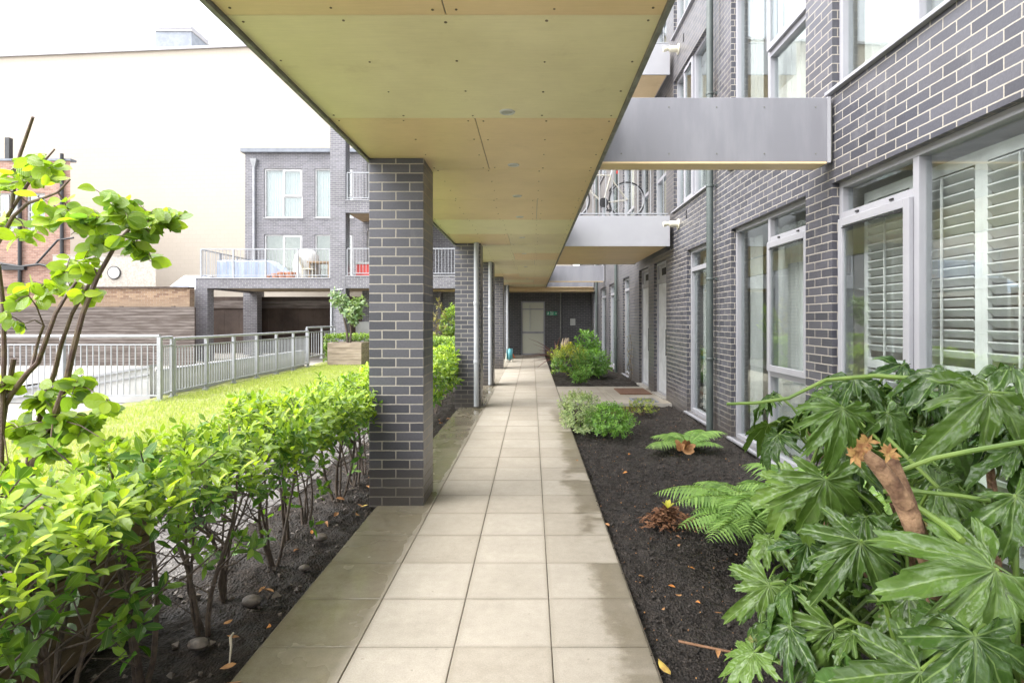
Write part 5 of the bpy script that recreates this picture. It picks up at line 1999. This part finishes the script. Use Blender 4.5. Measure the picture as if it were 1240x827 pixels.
fern('large_fern', 'large pale green fern arching over the soil beside the palmate shrub', (1.62, 3.72, .06), 17, .90, (.9, 1.35), M['fern_leaf'], [3.0, 3.3, 2.7, 3.6, 2.4, 3.95, 3.15, 2.1, 4.3, 1.5, 4.8, .6, 3.45, 2.85, 2.55, 3.8, 4.1])
fern('back_fern', 'fern half hidden between the large fern and the tall window', (2.0, 3.75, .05), 14, .95, (1.0, 1.4), M['fern_leaf'])
fern('small_fern', 'smaller fern with a dry curled leaf near the downpipe foot', (1.80, 6.55, .03), 11, .55, (.5, 1.1), M['fern_leaf'])
t = thing('dead_fern', 'heap of dead brown fern fronds on the soil left of the large fern', 'fern', (1.0, 4.2, 0))
l = Leaves()
for i in range(900):
    a = random.uniform(0, 6.28)
    r = abs(random.gauss(0, .085))
    z = max(0, .13 * math.exp(-(r / .11) ** 2) * random.uniform(.2, 1.0)) - .01
    sx = 1.9 if math.cos(a) > 0 else 1.2
    aa = random.uniform(0, 6.28)
    l.add((1.0 + math.cos(a) * r * sx, 4.2 + math.sin(a) * r, z), (math.cos(aa), math.sin(aa), random.uniform(-.3, .5)), (random.uniform(-1, 1), random.uniform(-1, 1), 1), random.uniform(.02, .06), random.random())
l.build('fronds', M['dry'], t, [leaf_template(2, .35, .3, .3)])
l = Leaves()
for i in range(5):
    l.add((1.0, 4.16, .12), (random.uniform(-1, 1), random.uniform(-1, 1), .8), (0, -.3, 1), .07, .8)
l.build('fresh_tip', M['bush_yellow'], t, LT)
mb = MB()
vs = []
tag(Leaves and (lambda l: ([l.add((1.72 + random.uniform(-.05, .05), 6.35, .05), (random.uniform(-1, 1), random.uniform(-1, 0), random.uniform(-.2, .9)), (random.uniform(-1, 1), -1, .5), random.uniform(.10, .16), 0) for _ in range(9)], l.build('dry_leaf', M['leaf_dry'], None, LT_BIG))[1])(Leaves()), 'pale brown curled dry leaf lying under the smaller fern', 'leaf')

# ------------------------------------------------------------------ litter on the soil
def flat_leaf(name, label, x, y, L, mat, group, z=None):
    l = Leaves()
    a = random.uniform(0, 6.28)
    l.add((x, y, (z if z is not None else .0)), (math.cos(a), math.sin(a), random.uniform(-.05, .25)), (random.uniform(-.5, .5), random.uniform(-.5, .5), 1), L, random.random())
    o = l.build(name, mat, None, [leaf_template(4, .5, random.uniform(-.3, .5), random.uniform(-.3, .35))])
    return tag(o, label, 'leaf', group)


lm = ['leaf_dry', 'leaf_orange', 'leaf_yellow']
for i in range(34):
    y = random.uniform(2.2, 5.6) if i < 26 else random.uniform(5.6, 9)
    x = random.uniform(-1.62, -1.28)
    k = random.choice(lm[:2] + ['leaf_dry', 'leaf_dry', 'leaf_yellow'])
    flat_leaf('fallen_leaf', {'leaf_dry': 'fallen brown leaf on the soil strip under the hedge', 'leaf_orange': 'fallen orange leaf on the soil strip under the hedge', 'leaf_yellow': 'fallen yellow leaf on the soil strip under the hedge'}[k], x, y, random.uniform(.04, .085), M[k], 'fallen leaves under the hedge')
pr_ = [(822, 662), (730, 568), (748, 556), (762, 551), (738, 640), (760, 574), (773, 700), (818, 715), (826, 724), (842, 733), (870, 792), (812, 822), (905, 800), (835, 690), (790, 640), (700, 560), (865, 745), (850, 600)]
for i, (px, py) in enumerate(pr_):
    Y = 1.53 * F / (py - 387)
    k = lm[i % 2] if i != 11 else 'leaf_yellow'
    flat_leaf('fallen_leaf', {'leaf_dry': 'fallen brown leaf on the dark soil right of the path', 'leaf_orange': 'fallen orange leaf on the dark soil right of the path', 'leaf_yellow': 'large fallen yellow leaf on the soil at the near right path edge'}[k], (px - 644) / F * Y, Y, random.uniform(.03, .055) if i != 11 else .09, M[k], 'fallen leaves on the right bed')

# soil crumbs and pebbles: too many to count
def crumbs(name, n, xr, yr, sr, mat, z0):
    V, Fq, off = [], [], 0
    oc = np.array([(1, 0, 0), (-1, 0, 0), (0, 1, 0), (0, -1, 0), (0, 0, 1), (0, 0, -1)], float)
    of = np.array([(0, 2, 4), (2, 1, 4), (1, 3, 4), (3, 0, 4), (2, 0, 5), (1, 2, 5), (3, 1, 5), (0, 3, 5)])
    for i in range(n):
        y = yr[0] + (yr[1] - yr[0]) * random.random() ** 1.5
        x = random.uniform(*xr)
        s = random.uniform(*sr) * (1 if random.random() < .85 else 1.8)
        z = z0 + gheight(x, y, .035, 4.5)
        if -1.26 < x < .55:
            z, s = .002, s * .5
        q = rng.normal(0, 1, (3, 3)); q, _ = np.linalg.qr(q)
        V.append((oc * rng.uniform(.5, 1.2, (6, 1)) * s) @ q + np.array((x, y, z)))
        Fq.append(of + off); off += 6
    V, Fq = np.concatenate(V), np.concatenate(Fq)
    o = np_mesh(name, V, Fq, V[:, :2].copy(), np.zeros(len(V)), mat, None, False)
    o['kind'] = 'stuff'
    o['label'] = {'leaf_debris': 'tiny bits of dry leaf strewn over the right bed', 'soil_crumbs': 'dark soil crumbs strewn over the right bed', 'pebbles': 'small brown stones strewn on the soil under the hedge', 'gravel_stones': 'grey stones strewn behind the hedge'}[name]
    o['category'] = {'soil_crumbs': 'soil', 'leaf_debris': 'debris'}.get(name, 'stones')
    return o


crumbs('soil_crumbs', 14000, (.535, 2.5), (1.5, 10.0), (.0028, .010), M['crumb'], -.036)
crumbs('leaf_debris', 700, (.56, 2.4), (1.8, 9.8), (.002, .0055), M['leaf_dry'], -.028)
crumbs('pebbles', 380, (-2.05, -1.29), (1.8, 9.0), (.006, .022), M['stone'], -.03)
crumbs('gravel_stones', 2600, (-3.45, -2.1), (2.5, 12.0), (.006, .018), M['gravel'], -.04)

mb = MB().tube([W(822, 776, 2.68), W(850, 782, 2.62), W(900, 792, 2.52), W(945, 802, 2.45)], [.006, .006, .005, .003], 6)
tag(mb.build('twig', M['twig'], smooth=True), 'long brown twig lying on the dark soil by the palmate shrub', 'twig')
mb = MB().tube([(-1.44, 2.72, .0), (-1.40, 2.62, .035), (-1.36, 2.55, .03), (-1.33, 2.48, .0)], [.005, .006, .005, .003], 6)
tag(mb.build('twig', M['twig_pale'], smooth=True), 'short bleached curved twig on the soil near the left path edge', 'twig')
for x, y, r, lab in ((-1.50, 3.02, .055, 'larger flat brown stone at the foot of a near hedge stem'), (-1.38, 3.42, .035, 'rounded pale stone near the left path edge'), (-1.46, 3.9, .05, 'dark wet stone between hedge stems and path'), (-1.55, 2.62, .05, 'nearest brown stone under the hedge')):
    mb = MB()
    vs, fs = [], []
    n, k = 10, 6
    for i in range(k + 1):
        ph = math.pi * i / k
        for j in range(n):
            th = 2 * math.pi * j / n
            q = Vector((math.sin(ph) * math.cos(th), math.sin(ph) * math.sin(th), math.cos(ph)))
            s = 1 + .18 * mnoise.noise(q * 1.7 + Vector((x * 9, y * 7, 0)))
            vs.append((x + q.x * r * s, y + q.y * r * .75 * s, .005 + q.z * r * .55 * s))
    for i in range(k):
        for j in range(n):
            fs.append((i * n + j, (i + 1) * n + j, (i + 1) * n + (j + 1) % n, i * n + (j + 1) % n))
    mb.add(vs, fs)
    tag(mb.build('stone', M['stone'], smooth=True), lab, 'stone', 'stones under the hedge')

# grass
n = 70000
gx = rng.uniform(-7.0, -3.35, n)
gy = 3.0 + 17.5 * rng.random(n) ** 1.3
keep = ~((gx < -6.6) & (gy > 20))
gx, gy = gx[keep], gy[keep]
n = len(gx)
a = rng.uniform(0, 6.28, n)
h = rng.uniform(.025, .06, n)
w = rng.uniform(.002, .004, n) * (1 + gy / 12)
V = np.empty((n, 3, 3))
V[:, 0] = np.stack([gx - np.cos(a) * w, gy - np.sin(a) * w, np.full(n, -.03)], 1)
V[:, 1] = np.stack([gx + np.cos(a) * w, gy + np.sin(a) * w, np.full(n, -.03)], 1)
lean = rng.normal(0, .022, (n, 2))
V[:, 2] = np.stack([gx + lean[:, 0], gy + lean[:, 1], h], 1)
Fq = np.arange(n * 3).reshape(n, 3)
gz = np.tile(np.array([(.45, 0), (.55, 0), (.5, 1)]), (n, 1))
o = np_mesh('grass', V.reshape(-1, 3), Fq, gz, np.repeat(rng.random(n), 3), M['grass'])
o['kind'] = 'stuff'
o['label'] = 'short yellow green lawn grass beyond the hedge'
o['category'] = 'grass'

# ------------------------------------------------------------------ light, sky, camera
sun_el, sun_az = 58.0, -110.0     # azimuth measured from +Y, clockwise seen from above
dirv = Vector((math.sin(R(sun_az)) * math.cos(R(sun_el)), math.cos(R(sun_az)) * math.cos(R(sun_el)), math.sin(R(sun_el))))
sd = bpy.data.lights.new('sun', 'SUN')
sd.energy = SUN
sd.angle = R(80)
sd.color = (1.0, .97, .92)
so = bpy.data.objects.new('sun', sd)
C.objects.link(so)
so.rotation_euler = dirv.to_track_quat('Z', 'Y').to_euler()
so.location = (0, 0, 30)
wd = bpy.data.worlds.new('World')
scene.world = wd
wd.use_nodes = True
t = wd.node_tree
bgd = t.nodes['Background']
sk = t.nodes.new('ShaderNodeTexSky')
sk.sky_type = 'NISHITA'
sk.sun_disc = False
sk.sun_elevation = R(sun_el)
sk.sun_rotation = R(sun_az)
sk.air_density = 1.0
sk.dust_density = 4.0
sk.ozone_density = 1.0
hs = nn(t, 'ShaderNodeHueSaturation', Saturation=.22)      # an overcast sky has hardly any colour
t.links.new(sk.outputs[0], hs.inputs['Color'])
t.links.new(hs.outputs[0], bgd.inputs[0])
bgd.inputs[1].default_value = SKY

cd = bpy.data.cameras.new('camera')
cd.sensor_width = 36
cd.lens = F / 1240 * 36
cd.shift_x = -24 / 1240
cd.shift_y = -26.5 / 1240
cd.clip_start = .05
cd.clip_end = 1500
co = bpy.data.objects.new('camera', cd)
C.objects.link(co)
co.location = (0, 0, CAMZ)
co.rotation_euler = (R(90), 0, 0)
scene.camera = co
scene.view_settings.view_transform = 'Standard'
scene.view_settings.look = 'None'
scene.view_settings.exposure = EXPO
scene.view_settings.gamma = 1
scene.view_settings.use_curve_mapping = False
cy = scene.cycles
cy.max_bounces = 10
cy.diffuse_bounces = 6
cy.glossy_bounces = 4
cy.transmission_bounces = 6
cy.transparent_max_bounces = 12
cy.use_denoising = True
cy.sample_clamp_indirect = 8
for ob in bpy.data.objects:
    if '_w' in ob:
        del ob['_w']
